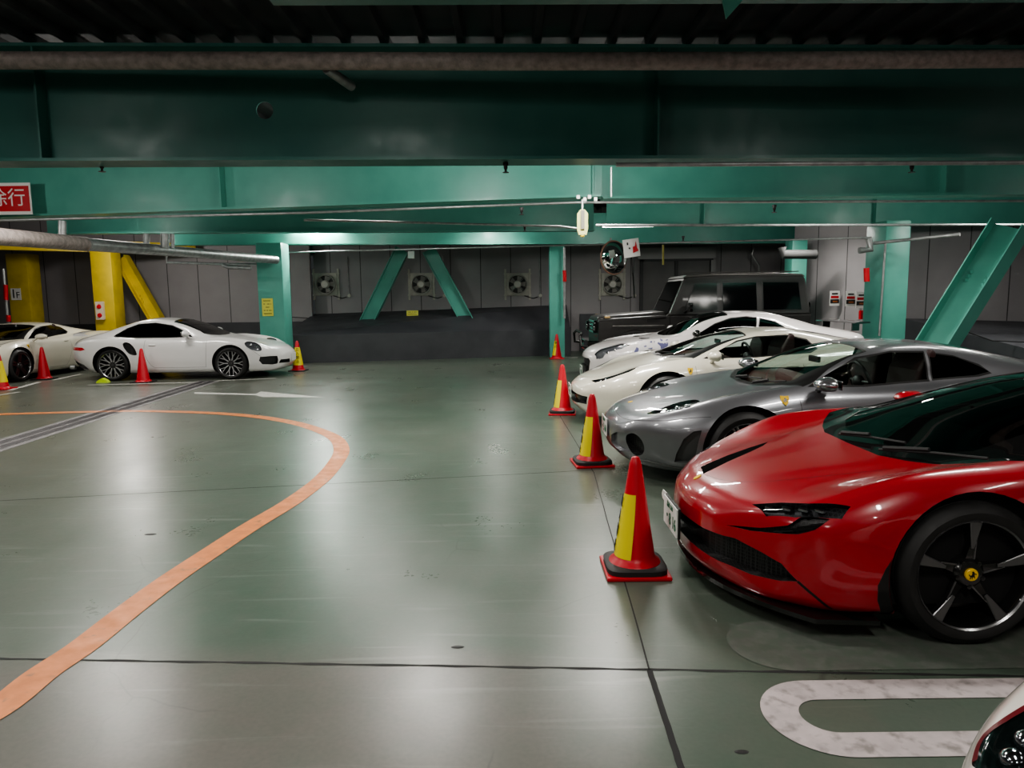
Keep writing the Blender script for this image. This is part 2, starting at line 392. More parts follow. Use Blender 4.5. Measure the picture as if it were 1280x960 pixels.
brace(at(586, 405, YB), at(536, 312, YB), .36, .3, GREEN, 'right teal diagonal brace on the back wall')
brace(at(1155, 456, 10.6), at(1262, 284, 10.6), .42, .42, GREEN, 'big teal diagonal brace at the right wall', .015, (-.75, -.65, .3))
brace(at(228, 455, 19.8), at(152, 322, 19.8), .3, .3, YEL, 'yellow diagonal brace behind the white coupe')
# ---- pipes
def pipe(name, pts, r, m, label, n=12): return tag(MB().tube(pts, r, n).build(name, m, smooth=True), label, 'pipe')
pp = [at(-60, 75.5, b1a.y-.45), at(300, 76, b1a.y-.45), at(640, 77, b1a.y-.45), at(980, 76, b1a.y-.45), at(1340, 73, b1a.y-.45)]
pipe('insulated_pipe', pp, .078, INSUL, 'thick lagged pipe running full width in front of the deep beam')
pipe('drain_pipe', [at(408, 86, b1a.y-.40), at(440, 108, b1a.y-.05)], .045, STEEL, 'short stub pipe going down through the deep beam')
pipe('thin_pipe', [at(770, 206, b1a.y+.25), at(1340, 203, b1a.y+.25)], .022, STEEL, 'dark thin pipe under the deep foreground beam')
pipe('insulated_pipe', [at(-60, 291, 7.8), at(50, 300, 9.6), at(110, 305.5, 10.8)], .105, INSUL, 'dark lagged pipe entering from the left edge')
pipe('metal_pipe', [at(108, 305.5, 10.7), at(205, 313, 12.8), at(290, 320, 15.5), at(345, 325, 17.2)], .095, STEEL, 'light grey metal clad pipe sloping toward the teal post')
for px, r in ((78, .05), (183, .05), (206, .07), (216, .03)):
    Y = 10.2 if px < 100 else 12.5
    pipe('pipe_hanger', [at(px, 298 if px < 100 else 310, Y), at(px, 276 if px < 100 else 292, Y)], r, STEEL, {78: 'grey riser above the dark lagged pipe', 183: 'left grey riser above the metal clad pipe', 206: 'thickest grey riser above the metal clad pipe', 216: 'thin riser right of the thickest one'}[px])
pipe('conduit', [at(208, 316, 16), at(208, 328, 16), at(275, 330, 17), at(350, 331, 17.7), at(353, 333, 17.7), at(356, 410, 17.7)], .03, STEEL, 'pale conduit bending down beside the teal post')
pipe('conduit', [at(278, 331, 16.6), at(285, 334, 16.6), at(314, 335, 16.6)], .045, STEEL, 'short capped pipe end near the teal post')
pipe('conduit', [at(340, 316, 18.5), at(1090, 297, 13.5)], .018, STEEL, 'long thin conduit below the far beams')
pipe('conduit', [at(380, 275, 12), at(470, 277, 12), at(700, 283, 12), at(730, 287, 12)], .018, STEEL, 'thin conduit under the third beam on the left')
pipe('conduit', [at(-20, 276, b1a.y+3.6), at(380, 266, b1a.y+3.3), at(720, 253, b1a.y+3), at(1340, 251, b1a.y+3)], .018, STEEL, 'thin conduit clipped below the second beam')
pipe('conduit', [at(745, 281.5, 12.4), at(1340, 281, 12.4)], .022, STEEL, 'pale conduit below the lit third beam on the right')
pipe('conduit', [at(705.5, 310, ym-.4), at(705.5, 398, ym-.4)], .035, STEEL, 'grey vertical conduit on the middle post')
pipe('conduit', [at(764, 209, 9.2), at(764, 246, 9.2)], .012, STEEL, 'thin vertical conduit beside the beam joint')
pipe('conduit', [at(1086, 298, 13.2), at(1088, 312, 13.2), at(1074, 313, 13.2)], .06, STEEL, 'grey elbow pipe at the top of the broad teal post')
pipe('conduit', [at(1107, 302, 13.45), at(1099, 420, 13.45)], .02, STEEL, 'pale conduit up the broad teal post')
pipe('conduit', [at(1092, 304, 13.3), at(1200, 293, 12.2)], .03, STEEL, 'grey conduit crossing above the right wall')
pipe('conduit', [at(943, 308, 21), at(940, 318, 21), at(949, 332, 21), at(949, 345, 21)], .03, STEEL, 'crooked conduit on the wall above the off-roader')
pipe('thick_pipe', [at(978, 309, 17.3), at(979, 318, 17.3), at(1020, 318, 17.3)], .11, DUCT, 'grey duct pipe by the post behind the off-roader')
pipe('conduit', [at(4, 336, 18.1), at(11, 415, 18.1)], .035, STEEL, 'grey conduit with red bands at the left edge')
for (px, y0, y1, Y, lab) in ((354.5, 349, 365, 17.62, 'red band on the conduit beside the teal post, upper'), (356.5, 388, 396, 17.62, 'red band low on the conduit beside the teal post'), (705.5, 338, 352, ym-.45, 'dark red band on the middle post conduit'), (7, 356, 375, 18.03, 'red band on the conduit at the left edge'), (10.3, 394, 402, 18.03, 'lower red band on the conduit at the left edge'), (1083, 335, 352, 13.3, 'red band beside the broad teal post')):
    tag(MB().tube([at(px, y0, Y), at(px+.5, y1, Y)], .05, 12).build('warning_band', REDP if '1083' != str(px) else REDP, smooth=True), lab, 'band')
# sprinklers
for px, py, Y in ((127, 206, b1a.y+.3), (632, 207, b1a.y+.3), (1140, 207, b1a.y+.3), (652, 262, 9.9), (656, 284, 12.3), (968, 259, 9.6), (854, 297, 14), (392, 315, 19.4)):
    P = at(px, py, Y); mb = MB().lathe([(.0, .0), (.02, 0), (.02, -.03), (.012, -.04), (.012, -.06), (.035, -.065), (.035, -.07), (0, -.07)], P, n=12)
    mb.lathe([(.028, .03), (.028, 0), (0, 0)], P, n=12)
    tag(mb.build('sprinkler_head', mat('sprinkler_metal', (.05, .05, .05), .4, .7), smooth=True), {127: 'black sprinkler head left, under the deep beam above the slow sign', 632: 'black sprinkler head at the centre under the deep beam', 1140: 'black sprinkler head right, under the deep beam', 652: 'small sprinkler left of the yellow pull switch', 656: 'small far sprinkler left of the yellow switch, lower', 968: 'sprinkler under the second beam above the silver car', 854: 'tiny sprinkler under the far beam right of the mirror', 392: 'tiny sprinkler above the left fan'}[px], 'sprinkler', 'sprinkler heads')
# ---- wall fans
def fan(px, Y, first=[None]):
    if first[0]: 
        r = copy_tree(first[0]); 
    else:
        r = empty('exhaust_fan'); s = .36
        MB().box((0, -.03, 0), (2*s*.92, .06, 2*s*.9), bev=.012).build('housing', CREAM, r)
        fr = MB()
        for sx in (-1, 1):
            fr.box((sx*s*1.02, -.02, 0), (.06, .04, 2*s*1.28)); 
        fr.box((0, -.02, s*.88), (2.3*s, .03, .04)); fr.box((0, -.02, -s*.88), (2.3*s, .03, .04))
        fr.build('mounting_frame', CREAM, r)
        MB().lathe([(.30, -.06), (.30, -.16), (.27, -.17), (.26, -.06)], axis='y', n=32).build('duct_ring', CREAM, r, smooth=True)
        MB().lathe([(.262, -.065), (0, -.065)], axis='y', n=32).build('duct_opening', mat('duct_shade', (.05, .05, .048), .6), r)
        bl = MB()
        for k in range(5):
            a = 2*PI*k/5; c, s_ = math.cos(a), math.sin(a)
            P = []
            for (u, v, w) in ((.06, -.03, -.10), (.24, -.08, -.08), (.25, .08, -.14), (.07, .05, -.12)): P.append((u*c-v*s_, w, u*s_+v*c))
            bl.add(P, [(0, 1, 2, 3)])
        bl.build('fan_blades', mat('fan_blade', (.30, .29, .27), .5), r)
        MB().lathe([(0, -.22), (.09, -.215), (.12, -.17), (.12, -.07)], axis='y', n=24).build('motor_hub', mat('fan_hub', (.65, .63, .58), .4), r, smooth=True)
        g = MB().lathe([(.285, -.178), (.295, -.178), (.295, -.162), (.285, -.162), (.285, -.178)], axis='y', n=32)
        g.lathe([(.105, -.178), (.115, -.178), (.115, -.162), (.105, -.162), (.105, -.178)], axis='y', n=24)
        for k in range(4):
            a = 2*PI*k/4+PI/4; g.tube([(.11*math.cos(a), -.17, .11*math.sin(a)), (.29*math.cos(a), -.17, .29*math.sin(a))], .008, 6)
        g.build('guard', STEEL, r)
        MB().tube([(.2, -.03, -.34), (.36, -.04, -.39), (.47, -.03, -.42), (.6, -.03, -.38)], .012, 6).build('power_cable', BLK, r, smooth=True)
        MB().lathe([(0, -.05), (.05, -.05), (.05, 0)], (.68, 0, -.34), axis='y', n=16).build('junction_box', CREAM, r, smooth=True)
        if px < 650: MB().tube([(.68, -.02, -.3), (.66, -.02, .82)], .014, 6).build('riser_conduit', STEEL, r, smooth=True)
        first[0] = r
    P = at(px, 355.5, Y); r.location = P
    return tag(r, {408: 'cream exhaust fan on the brightly lit wall, left of both braces', 527: 'exhaust fan between the two teal diagonal braces', 647: 'dim exhaust fan left of the middle post', 765: 'exhaust fan under the convex mirror'}[px], 'fan', 'exhaust fans on the back wall')
for px in (408, 527, 647, 765): fan(px, WB-.08)
# cables sagging along the wall base
for pts, lab in (([(358, 396), (400, 398.5), (450, 398), (500, 397), (560, 395), (620, 392), (650, 388)], 'black cable sagging along the dark plinth'), ):
    tag(MB().tube([at(x_, y_, 20.9) for x_, y_ in pts], .012, 6).build('sagging_cable', BLK, smooth=True), lab, 'cable')
tag(MB().tube([at(x_, y_, 12.1) for x_, y_ in ((1195, 404), (1212, 416), (1240, 426), (1290, 428))], .01, 6).build('sagging_cable', BLK, smooth=True), 'black cable hanging on the right dark plinth', 'cable')
YELN = mat('notice_yellow', (.72, .68, .12), .5)
INK = mat('ink_black', (.015, .015, .015), .6)
def sign_plane(name, px0, py0, px1, py1, Y, m, label, cat='sign', th=.012, tilt=0):
    a, b = at(px0, py0, Y), at(px1, py1, Y); c = (a+b)/2; w, h = abs(b.x-a.x), abs(a.z-b.z)
    r = MB().box((0, 0, 0), (w, th, h)).build(name, m); r.location = c; r.rotation_euler = (tilt, 0, 0)
    tag(r, label, cat); return r, w, h
# slow sign on second beam
Pb = at(-12, 247, b1a.y+3.3)
r, w, h = sign_plane('slow_sign', -21, 229, 41, 268, ath(15, 271, BZ).y-.22, WHT, 'red and white slow sign with two large characters, cut by the left edge')
MB().box((0, -.009, 0), (w*.93, .006, h*.80)).build('red_field', REDP, r)
text('徐行', h*.60, 'sign_text', WHT, r, (0, -.014, 0), FR, sx=.98)
# 1F sign
r, w, h = sign_plane('floor_sign', 13, 360.5, 27, 375, 19.58, WHT, 'white 1F floor number sign on the yellow post')
text('1', h*1.1, 'sign_text', INK, r, (-w*.22, -.009, 0), FR); text('F', h*.75, 'sign_text', INK, r, (w*.2, -.009, -h*.1), FR)
def notice(px0, py0, px1, py1, Y, label, rows=5, tilt=0):
    r, w, h = sign_plane('notice', px0, py0, px1, py1, Y, YELN, label, 'notice', tilt=tilt)
    mb = MB(); random.seed(int(px0))
    for k in range(rows):
        n = 9 if k not in (2,) else 4; zz = h*(.36-.72*k/(rows-1))
        for i in range(n):
            if random.random() < .12: continue
            mb.box((-w*.36*(n/9)+w*.72*(n/9)*(i+.5)/n, -.008, zz), (w*.05, .004, h*.045))
    mb.build('printed_lines', INK, r); return r
notice(327, 373, 342, 395, yg-.92, 'yellow printed notice on the teal post beside the white coupe')
sgn = notice(508, 388, 523, 403, 20.6, 'yellow printed notice on the dark plinth between the braces', tilt=-.25)
# alarm box
r, w, h = sign_plane('alarm_box', 119.5, 377, 131, 399.5, 18.85, mat('box_cream', (.6, .52, .42), .5), 'cream box with two red push buttons on the yellow post', 'alarm', th=.08)
for zz in (.22, -.26): MB().lathe([(0, -.075), (.05, -.07), (.06, -.04)], (0, 0, h*zz), axis='y', n=20).build('push_button', REDP, r, smooth=True)
# yellow pull switch
P = at(728, 277, 9.4)
r = empty('pendant_switch', P); tag(r, 'pale yellow pendant pull switch hanging below the beam joint', 'switch')
CY = mat('switch_yellow', (.68, .66, .28), .45)
MB().prism([(-.05, -.17), (.05, -.17), (.07, -.10), (.07, .10), (.03, .15), (-.03, .15), (-.07, .10), (-.07, -.10)], (0, .03, 0), (1, 0, 0), (0, 0, 1), (0, -.06, 0)).build('housing', CY, r)
MB().box((0, -.045, .02), (.045, .02, .24)).build('grip', mat('switch_grip', (.22, .21, .17), .5), r)
MB().tube([(0, 0, .14), (0, 0, .28)], .012, 8).build('cord', WHT, r)
MB().lathe([(0, -.2), (.028, -.19), (.03, -.16)], axis='z', n=12).build('lamp_tip', mat('tip_yellow', (.8, .6, .05), .4), r, smooth=True)
for k, dx in enumerate((-.055, 0.03, .09, .17)):
    MB().box((dx, .0, .31-.03*(k % 2)), (.045, .05, .05), bev=.01).build('clamp', WHT, r)
# flood lamp above braces
r, w, h = sign_plane('small_floodlight', 510, 314, 518, 323, 19.6, mat('lamp_white', (.7, .7, .68), .4), 'small white square floodlight between the brace tops', 'lamp', th=.1)
MB().box((0, .06, h*.6), (w*.3, .05, h*.5)).build('bracket', BLK, r)
# convex mirror and parking sign
P = at(768, 322, 14.6)
r = empty('convex_mirror', P, .55); tag(r, 'round convex traffic mirror next to the white sign', 'mirror')
R_ = .33
MB().lathe([(R_*math.sin(a), -.12*math.cos(a)+.02) for a in [i*PI/2/12 for i in range(13)]], axis='y', n=40).build('mirror_face', mat('mirror_glass', (.8, .82, .8), .03, 1), r, smooth=True)
MB().tube([(R_*math.cos(a), .02, R_*math.sin(a)) for a in [2*PI*k/36 for k in range(37)]], .02, 8, cap=False).build('rim', mat('mirror_rim', (.25, .14, .10), .5), r, smooth=True)
MB().tube([(0, .06, 0), (0, .12, .1), (0, .12, .4)], .02, 8).build('arm', STEEL, r, smooth=True)
a, b = at(779, 300, 14.2), at(799.5, 320, 14.2); w = (b.x-a.x)*1.12; h = abs(b.z-a.z)*1.12
r = MB(); n = 10
vs = []; 
for i in range(n+1):
    u = i/n-.5; vs += [(u*w, .05*(1-4*u*u)*-1, -h/2), (u*w, .05*(1-4*u*u)*-1, h/2)]
r.add(vs, [(2*i, 2*i+2, 2*i+3, 2*i+1) for i in range(n)])
r = r.build('direction_sign', WHT, smooth=True); r.location = (a+b)/2; r.rotation_euler = (0, -.14, .35); tag(r, 'white sign with a red shape hanging beside the convex mirror', 'sign')
MB().prism([(-.01, -.10), (.12, -.07), (.09, 0), (.08, .12), (.05, .03), (0, .02)], (0, -.056, 0), (1, 0, 0), (0, 0, 1), (0, -.006, 0)).build('red_mark', REDP, r)
MB().box((-.07, -.05, .0), (.03, .006, .03)).box((-.1, -.042, .09), (.03, .006, .05)).build('small_mark', INK, r)
pipe('conduit', [at(789, 318, 14.3), at(791, 340, 14.3), at(793, 372, 20)], .015, BLK, 'thin black cable below the white sign')
# hazard strip hanging
tag(MB().tube([at(829, 306, 16), at(829, 331, 16)], .022, 8).build('hanging_strip', mat('brass_strip', (.42, .36, .08), .5)), 'yellow hanging strip above the off-roader', 'marker')
# doors at the back wall above the off-roader
def door(name, px0, py0, px1, py1, Y, split, lint=True):
    a, b = at(px0, py0, Y), at(px1, py1, Y); w = b.x-a.x; zt = a.z; r = empty(name, (a.x, Y, 0)); struct(r)
    FM = mat('door_frame_grey', (.05, .05, .052), .5); PM = noisy('door_leaf', (.13, .125, .125), (.11, .105, .105), 2, (.4, .5))
    f = MB(); f.box((0, 0, zt/2), (.09, .12, zt)); f.box((w, 0, zt/2), (.09, .12, zt)); f.box((w/2, 0, zt), (w+.09, .12, .09))
    f.box((w*split, .0, zt/2), (.09, .1, zt)); f.build('door_frame', FM, r)
    for x0, x1 in ((.05, w*split-.05), (w*split+.05, w-.05)):
        MB().box(((x0+x1)/2, .02, zt/2), (x1-x0, .05, zt-.05)).build('door_leaf', PM, r)
    return r
d1 = door('door_1', 802, 325, 889, 330, WB-.2, .5)
l = MB(); a, b = at(797, 310, WB-.2), at(894, 323, WB-.2); l.box(((a.x+b.x)/2, WB-.22, (a.z+b.z)/2), (b.x-a.x, .12, abs(a.z-b.z))); struct(l.build('trim_5', mat('lintel', (.36, .345, .35), .5)))
l = MB(); a = at(891, 325, WB-.2); l.box((a.x, WB-.22, a.z/2), (.13, .14, a.z)); l.build('door_jamb', mat('lintel', (0, 0, 0)), None); bpy.data.objects['door_jamb'].name = 'trim_6'; struct(bpy.data.objects['trim_6'])
# glazed sliding door with posters on side wall
YD = 18.8
a, b = at(1014, 322, YD), at(1055, 401, YD-1.1); dv = Vector((b.x-a.x, -1.1, 0)); rzd = math.atan2(dv.y, dv.x); wd = dv.length
r = empty('door_2', (a.x, YD, 0), rzd); struct(r)
FM = mat('door_steel', (.20, .19, .19), .45, .3); FD = mat('door_dark', (.03, .033, .033), .3)
zt = a.z; zb0 = at(1014, 392, YD).z
f = MB(); f.box((-.06, 0, (zt)/2), (.14, .16, zt)); f.box((wd+.06, 0, zt/2), (.14, .16, zt+.5)); f.box((wd/2, 0, zt+.06), (wd+.24, .16, .12)); f.box((wd/2, 0, zb0), (wd, .12, .09)); f.box((wd/2, 0, zb0-.3), (wd, .12, .09)); f.build('door_frame', FM, r)
for q in (.25, .75): MB().box((wd*q, .04, (zt+zb0)/2), (wd*.46, .03, zt-zb0-.1)).build('glass_leaf', mat('smoked_leaf', (.055, .06, .057), .15), r)
MB().box((wd/2, .05, zb0-.15), (wd, .03, .2)).build('kick_plate', FM, r)
wall('wall_door_side', (a.x-.3, YD+.33), (a.x+wd*2.6*math.cos(rzd), YD+wd*2.6*math.sin(rzd)+.1), 0, 4.3, PANEL, .06)
PO = mat('poster_orange', (.35, .10, .03), .5)
for i, (x0, y0, x1, y1, Y, lab) in enumerate(((1037.5, 363.5, 1049, 382, 17.6, 'warning poster stuck on the glazed door'), (1057.5, 364, 1069, 383, 17.1, 'warning poster on the wall, middle of the three'), (1070.5, 365, 1083, 385, 16.8, 'warning poster on the wall, next to the broad post'))):
    r, w, h = sign_plane('poster', x0, y0, x1, y1, Y, WHT, lab, 'poster')
    MB().box((0, -.009, h*.3), (w*.6, .004, h*.10)).build('heading', INK, r); MB().box((0, -.009, h*.08), (w*.8, .004, h*.16)).build('red_lettering', REDP, r)
    MB().box((0, -.009, -h*.2), (w*.9, .004, h*.26)).build('picture', INK, r); MB().box((w*.05, -.012, -h*.22), (w*.5, .004, h*.1)).build('picture_detail', PO, r)
r, w, h = sign_plane('fire_extinguisher_box', 1075, 388, 1080, 399, 16.6, REDP, 'small red box on the wall beneath the posters', 'box', th=.1)
MB().box((0, -.055, h*.1), (w*.6, .01, h*.3)).build('front_plate', mat('dark_red', (.25, .01, .02), .4), r)

# ---- floor joints, drain, painted lines
JM = mat('joint_dark', (.02, .02, .02), .8)
def strip(name, pts, w, z, m, n=1):
    """flat ribbon along ground points; w width or list"""
    P = [Vector((p[0], p[1], 0)) for p in pts]; vs = []; ws = w if isinstance(w, list) else [w]*len(P)
    for i, p in enumerate(P):
        t = (P[min(i+1, len(P)-1)]-P[max(i-1, 0)]).normalized(); s = Vector((-t.y, t.x, 0))*ws[i]/2
        vs += [p+s+Vector((0, 0, z)), p-s+Vector((0, 0, z))]
    mb = MB(); mb.add(vs, [(2*i, 2*i+1, 2*i+3, 2*i+2) for i in range(len(P)-1)]); o = mb.build(name, m, fixn=False)
    return o
def jag(p0, p1, n, amp):
    a, b = gnd(*p0), gnd(*p1); return [a.lerp(b, i/n)+Vector((random.uniform(-amp, amp), random.uniform(-amp, amp), 0)) for i in range(n+1)]
def gline(*pts): return [gnd(*p) for p in pts]
random.seed(3)
struct(strip('trim_7', jag((-30, 823), (640, 834), 30, .002)+jag((640, 834), (1320, 846), 30, .002)[1:], [.016+.006*math.sin(i*1.7) for i in range(61)], .0012, JM))
struct(strip('trim_8', jag((812, 838), (856, 975), 14, .0015), .026, .0014, JM))
struct(strip('trim_9', jag((742, 590), (812, 838), 10, .002), .008, .0012, JM))
struct(strip('trim_10', jag((0, 626), (700, 590), 20, .003)+jag((700, 590), (760, 586), 3, .002)[1:], .012, .0012, JM))
struct(strip('trim_11', jag((700, 520), (742, 590), 5, .002), .008, .0012, JM))
# stray debris spots
for px, py, s, lab in ((572, 809, .022, 'small dark leaf-like scrap on the floor near the joint'), (927, 940, .018, 'round dark spot of gum near the white marking'), (188, 668, .03, 'thin dark scrap inside the orange curve')):
    g = gnd(px, py); tag(MB().lathe([(0, .004), (s*.6, .004), (s, .001)], (0, 0, 0), n=9).build('floor_scrap', BLK), lab, 'scrap').location = (g.x, g.y, 0)
    bpy.context.scene.collection.objects[-1].scale = (1.5, .7, 1)
def worn(name, c1, c2, lo=.62, hi=.75):
    m = noisy(name, c1, tuple(x*.78 for x in c1), 9, (.4, .55)); nt = m.node_tree; N = nt.nodes; L = nt.links; b = N['Principled BSDF']
    tc = N.new('ShaderNodeTexCoord'); n = N.new('ShaderNodeTexNoise'); n.inputs['Scale'].default_value = 16; n.inputs['Detail'].default_value = 8
    L.new(tc.outputs['Object'], n.inputs['Vector']); r = N.new('ShaderNodeMapRange'); r.inputs['From Min'].default_value = lo; r.inputs['From Max'].default_value = hi
    L.new(n.outputs['Fac'], r.inputs['Value']); mx = N.new('ShaderNodeMix'); mx.data_type = 'RGBA'; mx.inputs['B'].default_value = (*c2, 1)
    src = b.inputs['Base Color'].links[0].from_socket; L.new(r.outputs['Result'], mx.inputs['Factor']); L.new(src, mx.inputs['A']); L.new(mx.outputs['Result'], b.inputs['Base Color'])
    return m
ORG = worn('orange_line', (.66, .22, .062), (.30, .14, .07), .60, .72)
WLN = worn('white_line', (.50, .44, .44), (.22, .20, .19), .50, .70)
WL2 = worn('white_line_far', (.60, .60, .56), (.35, .37, .33))
cpts = [(-330, 1130), (-160, 990), (-70, 925), (0, 884), (52, 843), (104, 808), (156, 767), (208, 728), (260, 693), (312, 659), (365, 627), (401, 600), (420, 578), (427, 562), (419, 548), (396, 537), (362, 527.5), (312, 520), (250, 515.8), (167, 514), (90, 515.5), (0, 518), (-80, 520.5)]
cg = crv([gnd(*p).xy.to_3d() for p in cpts], 8, closed=False)
tag(strip('orange_floor_line', cg, .17, .003, ORG), 'orange painted guide line curving across the floor', 'floor marking')
for (pts, w, lab) in ((gline((110, 481.5), (243, 478)), .10, 'white bay line under the rear wheel of the white coupe'), (gline((262, 476.5), (345, 473)), .10, 'white bay line under the front wheel of the white coupe'),
                      (gline((12, 488), (50, 477.5)), .10, 'white bay line under the cream car front wheel'), (gline((68, 475), (102, 467.5)), .10, 'white bay line between the cream and white cars'), (gline((340, 459.5), (385, 458)), .08, 'short white line behind the right yellow cone'),
                      (gline((-20, 497), (25, 490)), .08, 'faint white line beside the left edge cone'), (gline((686, 447.5), (722, 447)), .08, 'short white line near the middle post')):
    tag(strip('bay_line', pts, w, .003, WL2), lab, 'floor marking')
# arrow
ar = [gnd(*p) for p in ((243, 490.5), (320, 492.5), (326, 489.5), (407, 497), (328, 496.5), (320, 494.2), (243, 492.5))]
mb = MB(); mb.add([(p.x, p.y, .003) for p in ar], [tuple(range(6, -1, -1))]); tag(mb.build('arrow_marking', WL2, fixn=False), 'long flat white arrow on the floor in front of the white coupe', 'floor marking')
# white U shaped bay marking right foreground
def stadium(x0, x1, yc, hw, w, name, m, label, z):
    out = [(x1, yc+hw)]+[(x0+hw-hw*math.sin(a)*1.0, yc+hw*math.cos(a)) for a in [PI*k/24 for k in range(25)]]+[(x1, yc-hw)]
    iw = hw-w
    inn = [(x1, yc+iw)]+[(x0+hw-iw*math.sin(a), yc+iw*math.cos(a)) for a in [PI*k/24 for k in range(25)]]+[(x1, yc-iw)]
    n = len(out); mb = MB(); mb.add([(p[0], p[1], z) for p in out+inn], [(i, i+1, n+i+1, n+i) for i in range(n-1)])
    return tag(mb.build(name, m, fixn=False), label, 'floor marking')
gA, gB, gC = gnd(953, 893), gnd(1120, 850), gnd(1120, 947)
stadium(gA.x, 3.4, (gB.y+gC.y)/2, (gB.y-gC.y)/2, .145, 'bay_marking', WLN, 'white U shaped bay marking at the lower right', .003)
gA, gB, gC = gnd(905, 797), gnd(1080, 775), gnd(1080, 838)
GH = worn('ghost_line', (.135, .15, .13), (.10, .125, .10), .45, .6)
mb = MB(); yc = (gB.y+gC.y)/2; hw = (gB.y-gC.y)/2
pts = [(gA.x+hw-hw*math.sin(a), yc+hw*math.cos(a)) for a in [PI*k/24 for k in range(25)]]+[(3.4, yc-hw), (3.4, yc+hw)]
mb.add([(p[0], p[1], .0022) for p in pts], [tuple(range(len(pts)))]); tag(mb.build('erased_marking', GH, fixn=False), 'erased grey bay marking under the red car nose', 'floor marking')
# drain channel
dr = empty('drain_channel', (0, 0, 0)); tag(dr, 'grey grated drain channel running diagonally across the left floor', 'drain')
p0, p1 = gnd(-30, 566), gnd(262, 476); d = (p1-p0); wd_ = .50; t = d.normalized(); s = Vector((-t.y, t.x, 0))
strip('channel_frame', [p0, p1], wd_, .002, noisy('drain_frame', (.20, .19, .19), (.14, .135, .135), 6, (.5, .7))).parent = dr
mb = MB(); L_ = d.length; k = 0; u = 0
while u < L_-.05:
    a = p0+t*u; 
    for off in (-.09, .09):
        c = a+s*off+t*.02; hw = .07
        mb.add([c-s*hw+Vector((0, 0, .005)), c+s*hw+Vector((0, 0, .005)), c+s*hw+t*.03+Vector((0, 0, .005)), c-s*hw+t*.03+Vector((0, 0, .005))], [(0, 1, 2, 3)])
    u += .06
mb.build('grating_slots', mat('slot_dark', (.07, .065, .07), .8), dr, fixn=False)

# ---- traffic cones
CRED = mat('cone_red', (.50, .010, .022), .36); CB = mat('cone_weight', (.02, .018, .018), .6)
CYEL = mat('cone_yellow', (.78, .66, .03), .45)
def cone_r(z): return .125-(.125-.032)*z/.66
def cone(px, py, label, sleeve='slant', rz=0, weight=True, h=.70, chars='', base=CRED, group='traffic cones', faces=0):
    g = gnd(px, py); r = empty('traffic_cone', (g.x, g.y, 0), rz); tag(r, label, 'traffic cone', group)
    mb = MB(); mb.box((0, 0, .012), (.38, .38, .024), bev=.01); mb.build('base', base, r)
    z0 = .022
    if weight:
        MB().lathe([(.145, .02), (.178, .022), (.178, .052), (.165, .062), (.12, .062)], n=40, sq=5).build('weight', CB, r, smooth=True)
    s = h/.70
    MB().lathe([(.158, .055 if weight else .022), (.15, .070 if weight else .04), (.128, .085 if weight else .055), (.118, .11), (.036, .655*s), (.030, .675*s), (.022, .695*s), (.012, .70*s), (0, .70*s)], n=40).build('cone_body', CRED, r, smooth=True)
    if sleeve:
        a0, a1 = {'slant': (math.radians(-178), math.radians(-96)), 'front': (math.radians(-150), math.radians(-30)), 'full': (0, 2*PI)}[sleeve]
        n = 20; m = 10; vs = []
        zlo, zhi = (.10, .48) if sleeve != 'full' else (.14, .55)
        for j in range(m+1):
            z = zlo+(zhi-zlo)*j/m
            for i in range(n+1):
                q = i/n; a = a0+(a1-a0)*q+(0 if sleeve == 'full' else (-.25*(1-j/m)))
                rr = (.118-(.118-.036)*(z/s-.11)/.545)+.003; vs.append((rr*math.cos(a), rr*math.sin(a), z))
        mb = MB(); mb.add(vs, [(j*(n+1)+i, j*(n+1)+i+1, (j+1)*(n+1)+i+1, (j+1)*(n+1)+i) for j in range(m) for i in range(n)])
        sl = mb.build('yellow_sleeve', CYEL, r, smooth=True)
        if chars:
            aa = math.radians(faces)
            for i, ch in enumerate(chars):
                z = zhi-.05-i*.092; rr = (.118-(.118-.036)*(z/s-.11)/.545)+.006
                text(ch, .078 if h > .65 else .07, 'lettering', INK, sl, (rr*math.cos(aa), rr*math.sin(aa), z), (PI/2-.15, 0, aa+PI/2), ext=.002)
    return r
cone(793, 712, 'nearest red cone with a slanting yellow sleeve, before the red car nose', chars='立入禁止', faces=172)
cone(740, 580, 'red cone with yellow sleeve in front of the silver car', rz=.1, chars='立入禁止', faces=172)
cone(703, 517, 'red cone with yellow sleeve in front of the cream car on the right', rz=-.1, chars='立入禁止', faces=172)
cone(696, 448.5, 'small red cone with cream sleeve at the middle post', sleeve='slant', h=.66, weight=False, chars='禁止', faces=-110)
cone(373, 463.5, 'yellow-sleeved cone ahead of the white coupe nose', sleeve='full', h=.70, base=CB, weight=False, chars='立入禁止', faces=-75)
cone(179.5, 478, 'plain red cone beside the white coupe door', sleeve=None, base=CB, weight=False)
cone(55.5, 474, 'plain red cone beside the cream car at the left', sleeve=None, base=CB, weight=False)
cone(2, 486.5, 'yellow-sleeved cone cut off by the left edge', sleeve='full', base=CRED, weight=False)
# wheel chock bits under the white coupe
g = gnd(127, 478.5); r = MB().prism([(-.12, 0), (.12, 0), (.08, .05), (0, .09), (-.09, .04)], (g.x, g.y, 0), (1, 0, 0), (0, 0, 1), (0, .12, 0)).build('wheel_chock', mat('chock_lime', (.55, .75, .05), .5)); tag(r, 'lime yellow wheel chock at the white coupe rear wheel', 'wheel chock')

